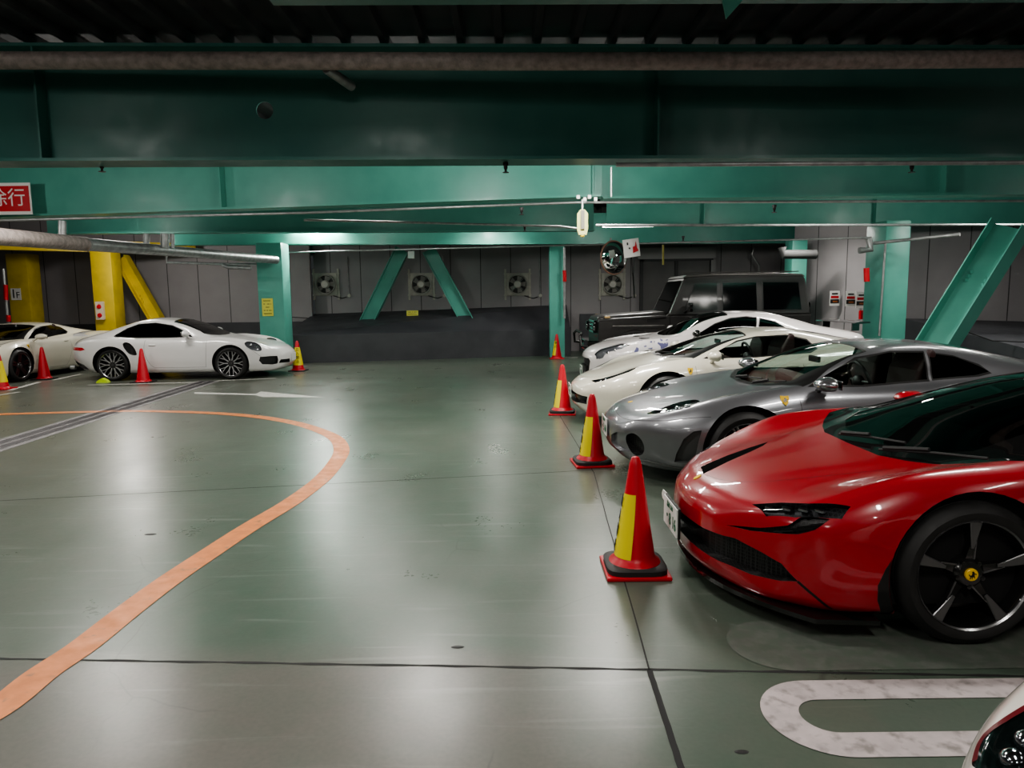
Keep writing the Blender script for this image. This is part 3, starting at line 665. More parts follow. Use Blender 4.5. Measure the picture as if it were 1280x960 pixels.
# ---- lights
FIX = mat('fixture_white', (.55, .55, .53), .5)
def lamp(x, y, z, power, L=1.2, rz=0, col=(1, .96, .90), spread=160, label=None, w=.16, omni=20):
    r = empty('fluorescent_fixture', (x, y, z), rz); tag(r, label or 'ceiling fluorescent fixture hidden between the beams', 'light fixture', 'fluorescent fixtures above the beams')
    MB().prism([(-.05, .06), (.05, .06), (.11, 0), (-.11, 0)], (-L/2, 0, 0), (0, 1, 0), (0, 0, 1), (L, 0, 0)).build('housing', FIX, r)
    MB().tube([(-L/2, 0, -.02), (L/2, 0, -.02)], .015, 8).build('tube', mat('tube_glow', (.9, .9, .9), .5, emit=(1, .97, .92), es=14), r)
    MB().tube([(0, 0, .05), (0, 0, max(.06, ZC+.1-z))], .012, 6).build('hanger_rod', STEEL, r)
    ld = bpy.data.lights.new('tube_light', 'AREA'); ld.shape = 'RECTANGLE'; ld.size = L; ld.size_y = w; ld.energy = power; ld.color = col; ld.spread = math.radians(spread)
    lo = bpy.data.objects.new('tube_light', ld); C.objects.link(lo); lo.parent = r; lo.location = (0, 0, -.045)
    pd = bpy.data.lights.new('tube_glow_light', 'POINT'); pd.energy = omni; pd.color = col; pd.shadow_soft_size = .12
    po = bpy.data.objects.new('tube_glow_light', pd); C.objects.link(po); po.parent = r; po.location = (0, 0, -.12)
    return r
# ================================================================== car bodies
def pchip(xs, ys, x):
    xs = np.array(xs, float); ys = np.array(ys, float); h = np.diff(xs); dl = np.diff(ys)/h; n = len(xs); d = np.zeros(n)
    for i in range(1, n-1):
        if dl[i-1]*dl[i] > 0:
            w1 = 2*h[i]+h[i-1]; w2 = h[i]+2*h[i-1]; d[i] = (w1+w2)/(w1/dl[i-1]+w2/dl[i])
    d[0] = dl[0]; d[-1] = dl[-1]
    i = np.clip(np.searchsorted(xs, x)-1, 0, n-2); t = (x-xs[i])/h[i]
    return ((2*t**3-3*t**2+1)*ys[i]+(t**3-2*t**2+t)*h[i]*d[i]+(-2*t**3+3*t**2)*ys[i+1]+(t**3-t**2)*h[i]*d[i+1])
def body_mesh(rows, dx=.02, seg=8, fc=.3, fp=2.2, fl=1.1, rc=.2, rl=.9, sig=.035, nose=.03, post=None):
    R = np.array(rows, float); X0, X1 = R[0, 0], R[-1, 0]; n = int((X1-X0)/dx)+1; xs = np.linspace(X0, X1, n)
    cols = [pchip(R[:, 0], R[:, k], xs) for k in range(1, 13)]
    # smooth along x
    k = int(3*sig/dx); ker = np.exp(-.5*(np.arange(-k, k+1)*dx/sig)**2); ker /= ker.sum()
    def sm(c):
        p = np.concatenate([2*c[0]-c[1:k+1][::-1], c, 2*c[-1]-c[-k-1:-1][::-1]]); return np.convolve(p, ker, 'valid')
    cols = [sm(c) for c in cols]
    zb, ws, zs, wm, zm, wsh, zsh, wh, zh, wr, zr, zc = cols
    Q = np.zeros((n, 11, 2))
    Q[:, 0] = np.stack([0*zb, zb], 1); Q[:, 1] = np.stack([.8*ws, zb], 1); Q[:, 2] = np.stack([ws, zs], 1)
    Q[:, 3] = np.stack([ws+(wm-ws)*.72, zs+(zm-zs)*.42], 1)
    Q[:, 4] = np.stack([wm, zm], 1); Q[:, 5] = np.stack([wsh, zsh], 1); Q[:, 6] = np.stack([wh, zh], 1)
    mid = (np.stack([wh, zh], 1)+np.stack([wr, zr], 1))/2
    dd = np.stack([zr-zh, -(wr-wh)], 1); up = np.clip((zr-zh)/.12, 0, 1)[:, None]
    Q[:, 7] = mid+dd*.07*up
    Q[:, 8] = np.stack([wr, zr], 1); Q[:, 9] = np.stack([wr*.55, zr+(zc-zr)*.74], 1); Q[:, 10] = np.stack([0*zc, zc], 1)
    m = 10*seg+1; S = np.zeros((n, m, 2))
    ext = np.concatenate([Q[:, 1:2]*[-1, 1], Q, Q[:, 9:10]*[-1, 1]], 1)
    for j in range(10):
        a, b, c, d = ext[:, j], ext[:, j+1], ext[:, j+2], ext[:, j+3]
        for s in range(seg+(j == 9)):
            t = s/seg; S[:, j*seg+s] = .5*((2*b)+(c-a)*t+(2*a-5*b+4*c-d)*t*t+(3*b-a-3*c+d)*t**3)
    for it in range(3):
        T = S.copy(); T[:, 1:-1] = .5*S[:, 1:-1]+.25*(S[:, :-2]+S[:, 2:]); S = T
    W = R[:, 4].max(); rings = []
    def cap(Sx, x, sgn):
        zmid = (Sx[:, 1].min()+Sx[:, 1].max())/2; out = []
        for i in range(1, 7):
            s = 1-i/6; q = s
            T = Sx.copy(); T[:, 1] = zmid+(Sx[:, 1]-zmid)*q; T[:, 0] = Sx[:, 0]*(.45+.55*q)
            out.append((x-sgn*nose*math.sqrt(max(0, 1-s*s)), T))
        return out
    L = [(x, t) for x, t in reversed(cap(S[0], xs[0], 1))]+[(xs[i], S[i]) for i in range(n)]+cap(S[-1], xs[-1], -1)
    V = np.zeros((len(L), m, 3))
    for i, (x, T) in enumerate(L):
        y = T[:, 0]; a = (np.abs(y)/W)**fp
        tf = max(0, 1-(x-X0)/fl)**2 if x > X0 else 1; tr = max(0, 1-(X1-x)/rl)**2 if x < X1 else 1
        V[i, :, 0] = x+fc*a*tf-rc*a*tr; V[i, :, 1] = y; V[i, :, 2] = T[:, 1]
    if post: V = post(V)
    bm = bmesh.new(); N_ = len(L)
    vr = [[bm.verts.new(V[i, j]) for j in range(m)] for i in range(N_)]
    vl = [[vr[i][j] if j in (0, m-1) else bm.verts.new(V[i, j]*np.array([1, -1, 1])) for j in range(m)] for i in range(N_)]
    for i in range(N_-1):
        for j in range(m-1):
            bm.faces.new((vr[i][j], vr[i][j+1], vr[i+1][j+1], vr[i+1][j]))
            bm.faces.new((vl[i][j], vl[i+1][j], vl[i+1][j+1], vl[i][j+1]))
    bmesh.ops.remove_doubles(bm, verts=bm.verts, dist=2e-5)
    bmesh.ops.dissolve_degenerate(bm, dist=1e-5, edges=bm.edges)
    bmesh.ops.recalc_face_normals(bm, faces=bm.faces)
    bm.verts.ensure_lookup_table()
    return bm
def inpoly(p, poly):
    x, y = p; c = False; n = len(poly); j = n-1
    for i in range(n):
        xi, yi = poly[i]; xj, yj = poly[j]
        if (yi > y) != (yj > y) and x < (xj-xi)*(y-yi)/(yj-yi)+xi: c = not c
        j = i
    return c
class Shell:
    def __init__(s, bm): s.bm = bm; s.reg = bm.faces.layers.int.new('reg'); s.names = {}; s.tree = BVHTree.FromBMesh(bm)
    def hit(s, o, d):
        r = s.tree.ray_cast(Vector(o), Vector(d).normalized()); return (r[0], r[1]) if r[0] else (None, None)
    def cut(s, poly, ax, cond, reg, only=None):
        """cut the outline poly (2d, in plane of axes ax) into the skin and mark the faces inside with region number reg"""
        bm = s.bm; i0, i1 = ax; poly = [(p[0], p[1]) for p in poly]
        mg = .05; x0 = min(p[0] for p in poly)-mg; x1 = max(p[0] for p in poly)+mg; y0 = min(p[1] for p in poly)-mg; y1 = max(p[1] for p in poly)+mg
        bm.normal_update()
        cand = []
        for f in bm.faces:
            if only is not None and f[s.reg] != only: continue
            c = f.calc_center_median()
            if x0 < c[i0] < x1 and y0 < c[i1] < y1 and cond(c, f.normal): cand.append(f)
        third = ({0, 1, 2}-{i0, i1}).pop(); n = len(poly); cand = set(cand)
        for k in range(n):
            a, b = poly[k], poly[(k+1) % n]; dx, dy = b[0]-a[0], b[1]-a[1]; l = math.hypot(dx, dy)
            if l < 1e-6: continue
            sx0, sx1, sy0, sy1 = min(a[0], b[0])-.004, max(a[0], b[0])+.004, min(a[1], b[1])-.004, max(a[1], b[1])+.004
            sub = []
            for f in cand:
                if not f.is_valid: continue
                xs = [v.co[i0] for v in f.verts]; ys = [v.co[i1] for v in f.verts]
                if max(xs) < sx0 or min(xs) > sx1 or max(ys) < sy0 or min(ys) > sy1: continue
                sub.append(f)
            if not sub: continue
            co = [0, 0, 0]; no = [0, 0, 0]; co[i0], co[i1] = a; no[i0], no[i1] = -dy/l, dx/l
            es = list({e for f in sub for e in f.edges}); vs = list({v for f in sub for v in f.verts})
            r = bmesh.ops.bisect_plane(bm, geom=sub+es+vs, plane_co=co, plane_no=no, dist=2e-4)
            cand = {f for f in cand if f.is_valid} | {g for g in r['geom'] if isinstance(g, bmesh.types.BMFace)}
        for f in cand:
            if f.is_valid:
                c = f.calc_center_median()
                if inpoly((c[i0], c[i1]), poly): f[s.reg] = reg
    def delete(s, reg): bmesh.ops.delete(s.bm, geom=[f for f in s.bm.faces if f[s.reg] == reg], context='FACES')
    def part(s, reg, name, m, parent, side=0, depth=0, skirt=None, smooth=True):
        """take region out as its own object; depth pushes it inwards, skirt walls it to the rim"""
        s.bm.normal_update()
        fs = [f for f in s.bm.faces if f[s.reg] == reg and (side == 0 or f.calc_center_median().y*side > 0)]
        if not fs: print('EMPTY REGION', name, reg, side); return None
        vs = []; idx = {}; fl = []
        for f in fs:
            q = []
            for v in f.verts:
                if v not in idx: idx[v] = len(vs); vs.append((v.co.copy(), v.normal.copy()))
                q.append(idx[v])
            fl.append(q)
        n = len(vs); co = [p-nn*depth for p, nn in vs]
        if skirt or depth > .005:
            cnt = {}
            for q in fl:
                for i in range(len(q)): e = (q[i], q[(i+1) % len(q)]); cnt[tuple(sorted(e))] = cnt.get(tuple(sorted(e)), 0)+1
            edge = [(q[i], q[(i+1) % len(q)]) for q in fl for i in range(len(q)) if cnt[tuple(sorted((q[i], q[(i+1) % len(q)])))] == 1]
            base = {}
            sv = []; sf = []
            for a, b in edge:
                for v in (a, b):
                    if v not in base: base[v] = len(sv); sv += [vs[v][0], co[v]]
                sf.append((base[a], base[b], base[b]+1, base[a]+1))
        mb = MB(); mb.add(co, fl); o = mb.build(name, m, parent, smooth=False, fixn=False)
        o.data.polygons.foreach_set('use_smooth', [True]*len(o.data.polygons))
        if (skirt or depth > .005):
            o.data.materials.append(skirt or m)
            bm = bmesh.new(); bm.from_mesh(o.data); vv = [bm.verts.new(p) for p in sv]
            for q in sf:
                try: ff = bm.faces.new([vv[i] for i in q]); ff.material_index = 1
                except ValueError: pass
            bm.to_mesh(o.data); bm.free()
        return o
    def finish(s, name, m, parent):
        for e in s.bm.edges: pass
        return s.part(0, name, m, parent)
    # draped things: outlines projected on the skin along a direction
    def drape(s, pts, d, off=.002, grid=None):
        """pts: list of 3d start points, d: direction"""
        out = []
        for p in pts:
            h, n = s.hit(p, d)
            if h is None: h, n, _, _ = s.tree.find_nearest(Vector(p))
            if n.dot(Vector(d)) > 0: n = -n
            out.append((h+n*off, n))
        return out
    def near(s, p, off=.002):
        h, n, _, _ = s.tree.find_nearest(Vector(p)); return h+n*off, n
    def seam(s, lines, m, parent, w=.005, name='panel_gap', off=.0012, n=8):
        """thin ribbons following the skin through nearest points"""
        mb = MB()
        for L in lines:
            P = crv(L, n, closed=False); q = [s.near(p, off) for p in P]; vs = []
            for i, (h, nn) in enumerate(q):
                t = (q[min(i+1, len(q)-1)][0]-q[max(i-1, 0)][0]).normalized(); sd = nn.cross(t).normalized()*w/2; vs += [h+sd, h-sd]
            mb.add(vs, [(2*i, 2*i+1, 2*i+3, 2*i+2) for i in range(len(q)-1)])
        return mb.build(name, m, parent, smooth=True, fixn=False)
    def patch(s, loop, m, parent, name, off=.003, thick=0, step=.03):
        """closed 3d outline pressed onto the skin (nearest point), filled by a fan of rings"""
        P = [Vector(p) for p in loop]; c = sum(P, Vector())/len(P); rings = []
        K = 6
        for k in range(K+1):
            t = 1-k/K; rings.append([s.near(c+(p-c)*t, off+thick*(1 if k > 0 else 0)) [0] for p in P])
        n = len(P); vs = [p for r in rings for p in r]
        fs = [(k*n+i, k*n+(i+1) % n, (k+1)*n+(i+1) % n, (k+1)*n+i) for k in range(K) for i in range(n)]
        mb = MB(); mb.add(vs, fs); o = mb.build(name, m, parent, smooth=True); return o

def wheel(parent, x, y, R, rim, width, style, side, cap_col=None, rot=0, cal=None):
    """wheel axis along y; side -1: outer face toward -y"""
    key = (R, rim, width, style)
    r = None
    TY = noisy('tyre_rubber', (.012, .012, .012), (.018, .018, .018), 20, (.5, .65))
    sil = mat('rim_silver', (.62, .62, .63), .35, .7); dk = mat('rim_black', (.012, .012, .012), .25, .2, .8); bl = mat('blade_silver', (.20, .20, .205), .35, .85); wd = width
    st = {'star': (dk, bl), 'mesh': (sil, sil), 'ten': (sil, sil), 'dark': (dk, dk)}[style]
    o = -wd/2
    w = MB().lathe([(rim*.97, o+.012), (rim*1.0, o+.004), (rim*.985, o+.016), (rim*.945, o+.03), (rim*.93, o+.10), (rim*.92, wd*.35), (rim, wd*.48)], axis='y', n=64)
    w = w.build('wheel', st[0] if style != 'mesh' else mat('rim_grey', (.07, .07, .072), .35, .8), parent, smooth=True)
    w.location = (x, y, R); w.rotation_euler = (0, rot, 0) if side < 0 else (0, rot, PI)
    MB().lathe([(rim*.975, o+.005), (rim*1.005, o-.002), (rim*1.012, o+.006)], axis='y', n=64).build('rim_edge', mat('rim_edge', (.35, .35, .36), .25, .9), w, smooth=True)
    prof = [(rim*1.0, o+.004), (rim*1.04, o-.004), (rim+(R-rim)*.5, o-.008), (R-.028, o+.004), (R-.008, o+.022), (R, o+.045)]
    k = 4
    for i in range(k):
        yy = o+.05+(wd-.10)*i/(k-1); prof += [(R, yy-.008 if i else yy)] + ([(R-.008, yy), (R-.008, yy+.008), (R, yy+.010)] if i < k-1 else [])
    prof += [(R-.01, wd/2-.02), (R-.04, wd/2), (rim, wd/2-.01)]
    MB().lathe(prof, axis='y', n=72).build('tyre', TY, w, angle=35, smooth=True)
    def spoke(a, r0, r1, w0, w1, y0, y1, th, mb, off0=0, off1=0):
        ca, sa = math.cos(a), math.sin(a)
        def P(r_, t_, yy): return (r_*ca-t_*sa, yy, r_*sa+t_*ca)
        vs = [P(r0, off0-w0/2, y0), P(r0, off0+w0/2, y0), P(r1, off1+w1/2, y1), P(r1, off1-w1/2, y1)]
        vs += [P(r0, off0-w0/2*1.3, y0+th), P(r0, off0+w0/2*1.3, y0+th), P(r1, off1+w1/2*1.2, y1+th), P(r1, off1-w1/2*1.2, y1+th)]
        mb.add(vs, [(0, 1, 2, 3), (0, 4, 5, 1), (1, 5, 6, 2), (2, 6, 7, 3), (3, 7, 4, 0), (4, 7, 6, 5)])
    yo = o+.016
    if style == 'star':
        a_ = MB(); b_ = MB()
        for i in range(5):
            a = PI/2+2*PI*i/5-.05
            spoke(a, .03, rim*.56, .05, .022, yo+.035, yo+.012, .03, a_, 0, .005)
            spoke(a, rim*.50, rim*.985, .022, .052, yo+.010, yo-.004, .02, a_, .004, .012)
            spoke(a, rim*.48, rim*.985, .012, .050, yo+.006, yo-.008, .004, b_, .008, .012)
            spoke(a, .055, rim*.60, .008, .004, yo+.028, yo+.006, .004, b_, -.02, -.006)
        a_.build('spokes', dk, w); b_.build('spoke_blades', bl, w)
    elif style == 'mesh':
        a_ = MB()
        for i in range(10):
            a = 2*PI*i/10
            spoke(a, .05, rim*.62, .020, .016, yo+.02, yo+.008, .03, a_)
            spoke(a, rim*.58, rim*.99, .013, .012, yo+.008, yo-.002, .025, a_, .004, rim*.16)
            spoke(a, rim*.58, rim*.99, .013, .012, yo+.008, yo-.002, .025, a_, -.004, -rim*.16)
        a_.build('spokes', sil, w)
    elif style == 'ten':
        a_ = MB()
        for i in range(10):
            a = 2*PI*i/10+.15
            spoke(a, .05, rim*.985, .022, .014, yo+.03, yo-.002, .03, a_, -.008, -.013)
            spoke(a, .09, rim*.985, .010, .010, yo+.024, yo-.002, .03, a_, .012, .022)
        a_.build('spokes', sil, w)
    else:
        a_ = MB()
        for i in range(5):
            a = 2*PI*i/5+.3
            spoke(a, .04, rim*.985, .05, .03, yo+.03, yo-.002, .03, a_, -.02, -.03); spoke(a, .04, rim*.985, .05, .03, yo+.03, yo-.002, .03, a_, .02, .03)
        a_.build('spokes', mat('rim_gunmetal', (.03, .028, .03), .3, .6, .5), w)
    hb = MB().lathe([(0, yo+.012), (.055, yo+.012), (.075, yo+.03), (.085, yo+.08)], axis='y', n=32)
    for i in range(5):
        a = 2*PI*i/5+PI/2+.6; hb.lathe([(0, yo+.008), (.011, yo+.010), (.012, yo+.04)], (.062*math.cos(a), 0, .062*math.sin(a)), axis='y', n=10)
    hb.build('hub', st[0] if style == 'star' else mat('hub_dark', (.05, .05, .05), .35, .5), w, smooth=True)
    cc = MB().lathe([(0, yo-.002), (.026, yo-.002), (.030, yo+.002), (.030, yo+.02)], axis='y', n=32).build('hub_cap', cap_col or mat('cap_grey', (.05, .05, .05), .3), w, smooth=True)
    if style == 'star' or cap_col:
        horse(.019, cc, (0, yo-.0035, 0), (PI/2, 0, 0))
    MB().lathe([(.08, .01), (rim*.80, .01), (rim*.80, .035), (.08, .035)], axis='y', n=48).build('brake_disc', mat('disc', (.09, .09, .09) if style == 'star' else (.14, .14, .14), .3, .9), w, angle=30)
    if cal:
        P = []
        for k in range(9):
            a = cal[1]-.38+.76*k/8; P += [(rim*.60*math.cos(a), rim*.60*math.sin(a)), (rim*.86*math.cos(a), rim*.86*math.sin(a))]
        poly = [P[2*k] for k in range(9)]+[P[2*k+1] for k in range(8, -1, -1)]
        MB().prism(poly, (0, -.015, 0), (1, 0, 0), (0, 0, 1), (0, .07, 0)).build('brake_caliper', cal[0], w)
    MB().lathe([(0, .06), (R*.97, .06)], axis='y', n=40).build('inner_disc', mat('dark_void', (0, 0, 0)), w)
    return w
def horse(s, parent, loc, rot, m=None):
    """small rearing animal silhouette, flat"""
    P = [(-.15, -1), (.0, -.95), (.02, -.5), (.25, -.25), (.45, -.7), (.7, -.75), (.55, -.5), (.5, -.05), (.35, .2), (.75, .25), (.95, .1), (.9, .4), (.45, .5), (.3, .95), (.05, 1.0), (-.25, .8), (-.1, .6), (-.2, .1), (-.5, -.1), (-.85, .35), (-.95, .1), (-.6, -.3), (-.55, -.75), (-.75, -.8), (-.7, -.95), (-.4, -.9), (-.35, -.4), (-.1, -.45)]
    mb = MB(); mb.prism([(x*s, y*s) for x, y in P], (0, 0, 0), (1, 0, 0), (0, 1, 0), (0, 0, s*.04)); o = mb.build('emblem', m or mat('emblem_black', (.01, .01, .01), .4), parent, loc=loc, rot=rot); return o
def shield(sh, p, parent, size=.045, flip=1):
    """yellow shield badge on the flank at local point p (near side)"""
    h, n = sh.near(p, .002); z = Vector((0, 0, 1)); t = z.cross(n).normalized(); u = n.cross(t).normalized()
    M = Matrix((t, u, n)).transposed().to_4x4(); M.translation = h
    out = [(-.75, 1), (0, .9), (.75, 1), (.8, .3), (.5, -.6), (0, -1.15), (-.5, -.6), (-.8, .3)]
    mb = MB(); mb.prism([(x*size, y*size) for x, y in out], (0, 0, 0), (1, 0, 0), (0, 1, 0), (0, 0, .003)); o = mb.build('badge', mat('badge_yellow', (.85, .60, .03), .3, coat=.5), parent); o.matrix_local = M
    horse(size*.55, o, (0, -size*.05, .0032), (0, 0, 0)); return o
def seat(parent, x, y, m, m2=None):
    mb = MB(); mb.box((x, y, .42), (.52, .50, .16), bev=.05); mb.build('seat_cushion', m, parent, smooth=True)
    b = MB(); P = [(-.10, 0), (.09, .02), (.12, .30), (.08, .55), (.02, .72), (-.05, .74), (-.09, .55), (-.05, .3)]
    for (w, s, dz) in ((.25, 1, 0), ):
        b.prism([(p[0]+p[1]*.30, p[1]) for p in P], (x+.20, y-w, .42), (1, 0, 0), (0, 0, 1), (0, 2*w, 0))
    o = b.build('seat_back', m, parent); md = o.modifiers.new('b', 'BEVEL'); md.width = .05; md.segments = 4; md.limit_method = 'ANGLE'
    return o
def steering(parent, x, y, z, m):
    mb = MB(); c = Vector((x, y, z)); ax = Vector((.35, 0, 1)).normalized(); u = Vector((0, 1, 0)); w = ax.cross(u); ax2 = Vector((1, 0, .35)).normalized(); w = Vector((-.35, 0, 1)).normalized()
    mb.tube([c+u*.18*math.cos(a)+w*.18*math.sin(a) for a in [2*PI*k/28 for k in range(29)]], .016, 8, cap=False)
    for a in (0, PI, -PI/2): mb.tube([c-ax2*.02, c+u*.17*math.cos(a)+w*.17*math.sin(a)], .014, 6)
    mb.ell(c-ax2*.02, (.05, .07, .06), 10, 6); return mb.build('steering_wheel', m, parent, smooth=True)
def mirror(parent, x, y, z, side, m, L=.20, hh=.065, ww=.10, style=0):
    """door mirror shell on a stalk; side=-1 near side (toward -y)"""
    b = bmesh.new(); bmesh.ops.create_uvsphere(b, u_segments=20, v_segments=12, radius=1)
    for v in b.verts:
        c = v.co; f = .5-.5*c.x  # blunt back, pointed front
        c.x = max(c.x, -1) ; px = c.x*ww if c.x < 0 else c.x*ww*.45
        v.co = Vector((x+px, y+side*(L*.55+c.y*L*.5), z+c.z*hh*(1 if c.y*side < .3 else 1)))
    mb = MB(); b.verts.ensure_lookup_table(); mb.add([v.co.copy() for v in b.verts], [[v.index for v in f.verts] for f in b.faces]); b.free()
    o = mb.build('door_mirror', m, parent, smooth=True)
    MB().tube([(x-.02, y-side*.06, z-hh*1.5), (x-.01, y+side*.03, z-hh*.7), (x, y+side*L*.3, z-hh*.45)], [.03, .022, .02], 10).build('mirror_arm', BLKG if style == 0 else m, o, smooth=True)
    MB().prism([(-.42*L, -.6*hh), (.42*L, -.6*hh), (.42*L, .6*hh), (-.42*L, .6*hh)], (x+ww*.46, y+side*L*.55, z), (0, 1, 0), (0, 0, 1), (.003, 0, 0)).build('mirror_glass', mat('mirror_dark', (.3, .32, .32), .05, 1), o)
    return o
def arch_poly(cx, cz, r, n=44, flat=0): return [(cx+r*math.cos(2*PI*k/n), cz+r*math.sin(2*PI*k/n)) for k in range(n)]
def well(parent, cx, cz, r, y0, y1, m=None):
    """dark wheel housing and body coloured lip left to the shell; built for both sides"""
    for sd in (-1, 1):
        mb = MB(); n = 24; vs = []
        for k in range(n+1):
            a = -.45+(PI+.9)*k/n; vs += [(cx+r*math.cos(a), sd*y0, cz+r*math.sin(a)), (cx+r*math.cos(a), sd*y1, cz+r*math.sin(a))]
        mb.add(vs, [(2*i, 2*i+1, 2*i+3, 2*i+2) for i in range(n)])
        mb.add([(cx+r*math.cos(-.45+(PI+.9)*k/n), sd*y0, cz+r*math.sin(-.45+(PI+.9)*k/n)) for k in range(n+1)], [tuple(range(n+1))])
        mb.build('wheel_housing', m or DARK, parent)
def arch_lip(s, cx, cz, r, depth, m, parent):
    """inward flange round each arch following the cut edge"""
    bm = s.bm
    for sd in (-1, 1):
        E = []; mb = MB()
        for e in bm.edges:
            if len(e.link_faces) != 1: continue
            ok = all(abs(math.hypot(v.co.x-cx, v.co.z-cz)-r) < .006 and v.co.y*sd > .3 for v in e.verts)
            if ok: E.append(e)
        for e in E:
            a, b = [v.co for v in e.verts]; q = Vector((0, -sd*depth, 0))
            ra = (Vector((a.x-cx, 0, a.z-cz))*-.02); rb = (Vector((b.x-cx, 0, b.z-cz))*-.02)
            mb.add([a, b, b+q+rb, a+q+ra], [(0, 1, 2, 3)])
        if mb.v: mb.build('arch_lip', m, parent, smooth=True)
GL_CLEAR = glass('car_glass_clear', (.86, .96, .92), .08, mx_=.6)
GL_DARK = glass('car_glass_dark', (.35, .42, .40), .70)
GL_BLACK = glass('car_glass_black', (.2, .22, .22), .92)
mat('badge_yellow', (.80, .52, .03), .55, spec=.2)
RUB = mat('seal_black', (.01, .01, .01), .35)
LENS = glass('lamp_lens', (.9, .92, .95), .10, mx_=.30)
def near_side(c, n): return abs(c.y) > .35 and abs(n.y) > .12
def wing(c, n): return abs(c.y) > .45
def plate_obj(parent, x, y, z, rz, chars, m=None, w=.33, h=.165, tilt=0, small=''):
    r = MB().box((0, 0, 0), (w, .008, h)).build('number_plate', m or mat('plate_white', (.72, .73, .70), .4), parent); r.location = (x, y, z); r.rotation_euler = (tilt, 0, rz)
    if chars: text(chars, h*.62, 'plate_lettering', mat('plate_green', (.02, .16, .08), .5), r, (w*.06, -.006, -h*.13), FR, sx=.95)
    if small: text(small, h*.24, 'plate_lettering', mat('plate_green', (0, 0, 0)), r, (0, -.006, h*.33), FR)
    return r
def col(rows, k):
    R = np.array(rows, float); return lambda x: float(pchip(R[:, 0], R[:, k], np.array([x]))[0])
def make_car(sp):
    rows = sp['rows']; root = empty(sp['name'], sp['loc'], sp.get('rz', 0)); tag(root, sp['label'], 'car', sp.get('group'))
    if 'sz' in sp: root.scale = sp['sz']
    PM = sp['paint']; wr, zr, wh, zh = (col(rows, k) for k in (10, 11, 8, 9))
    zc = col(rows, 12) if len(rows[0]) > 12 else None
    bm = body_mesh(rows, **sp.get('body', {})); s = Shell(bm)
    fx, rx = sp['fx'], sp['rx']; Rf, Rr = sp['Rf'], sp.get('Rr', sp['Rf']); gap = sp.get('gap', .045)
    for i, (cx, R) in enumerate(((fx, Rf), (rx, Rr))):
        s.cut(arch_poly(cx, R+.01, R+gap), (0, 2), lambda c, n: abs(c.y) > .55, 90)
    s.delete(90)
    for i, (cx, R) in enumerate(((fx, Rf), (rx, Rr))):
        arch_lip(s, cx, R+.01, R+gap, .07, PM, root)
        well(root, cx, R+.01, R+gap+.012, sp.get('well_y', sp['hw']-.10), .45)
    # windscreen
    ws = sp['ws']   # dict: front: [(x,y)..] from centre to corner; xb rear x; inset
    ins = ws.get('inset', .035)
    def wpoly(e, ex):
        cx, cy = ws['front'][-1]; fr = [(x-ex, y+e*(y/ max(cy, .01))) for x, y in ws['front']]
        sd = []
        for k in range(1, 9):
            x = cx+(ws['xb']-cx)*k/8; sd.append((x+ex*(k == 8), min(wr(x)-ins, 9)+e if ws.get('follow', True) else cy+(ws['yb']-cy)*k/8+e))
        sd = [(x, y) for x, y in sd]
        half = fr+sd+[(ws['xb']+ws.get('bow', .05)*.75+ex, sd[-1][1]*.5)]
        return half+[(ws['xb']+ws.get('bow', .05)+ex, 0)]+[(x, -y) for x, y in reversed(half) if y > 1e-4]
    top = lambda c, n: n.z > .15 and c.z > sp['zbelt']-.12
    if 'seal' in ws:
        hs = ws['seal']; s.cut(hs+[(x, -y) for x, y in reversed(hs) if y > 1e-4], (0, 1), lambda c, n: n.z > .05 and c.z > sp['zbelt']-.16, 11)
    else: s.cut(wpoly(.03, .03), (0, 1), top, 11)
    s.cut(wpoly(0, 0), (0, 1), lambda c, n: n.z > .1 and c.z > sp['zbelt']-.12, 10, only=11)
    # side windows
    for i, w in enumerate(sp['side']):
        def spoly(e):
            if 'poly' in w:
                P = [Vector(p) for p in w['poly']]; c = sum(P, Vector((0, 0)))/len(P)
                P = crv(w['poly'], 6) if w.get('smooth') else P
                return [(p[0]+(e if p[0] > c.x else -e), p[1]+(e if p[1] > c.y else -e)) for p in P]
            n = 14; a, b = w['x0'], w['x1']; T = []; B = []
            for k in range(n+1):
                x = a+(b-a)*k/n; T.append((x, zr(x)-w.get('dt', .035)+e)); B.append((x, zh(x)+w.get('db', .02)-e))
            return T+B[::-1]
        s.cut(spoly(.014), (0, 2), lambda c, n: abs(c.y) > .3 and abs(n.y) > .12, 20+2*i); s.cut(spoly(0), (0, 2), lambda c, n: abs(c.y) > .3 and abs(n.y) > .1, 21+2*i, only=20+2*i)
    if 'rear' in sp:
        half = sp['rear']; P = half+[(x, -y) for x, y in reversed(half) if y > 1e-4]
        s.cut(P, (0, 1), lambda c, n: n.z > .12 and c.z > sp['zbelt']-.1, 15)
        s.part(15, 'rear_window', sp.get('glr', GL_BLACK), root, depth=.003)
    s.part(11, 'windscreen_seal', ws.get('sealmat', RUB), root); s.part(10, 'windscreen', sp['glw'], root, depth=.003)
    for i, w in enumerate(sp['side']):
        for sd in (-1, 1):
            s.part(20+2*i, 'window_seal', w.get('trim', RUB), root, side=sd); s.part(21+2*i, w.get('name', 'side_window'), w.get('gl', sp['gls']), root, side=sd, depth=.003)
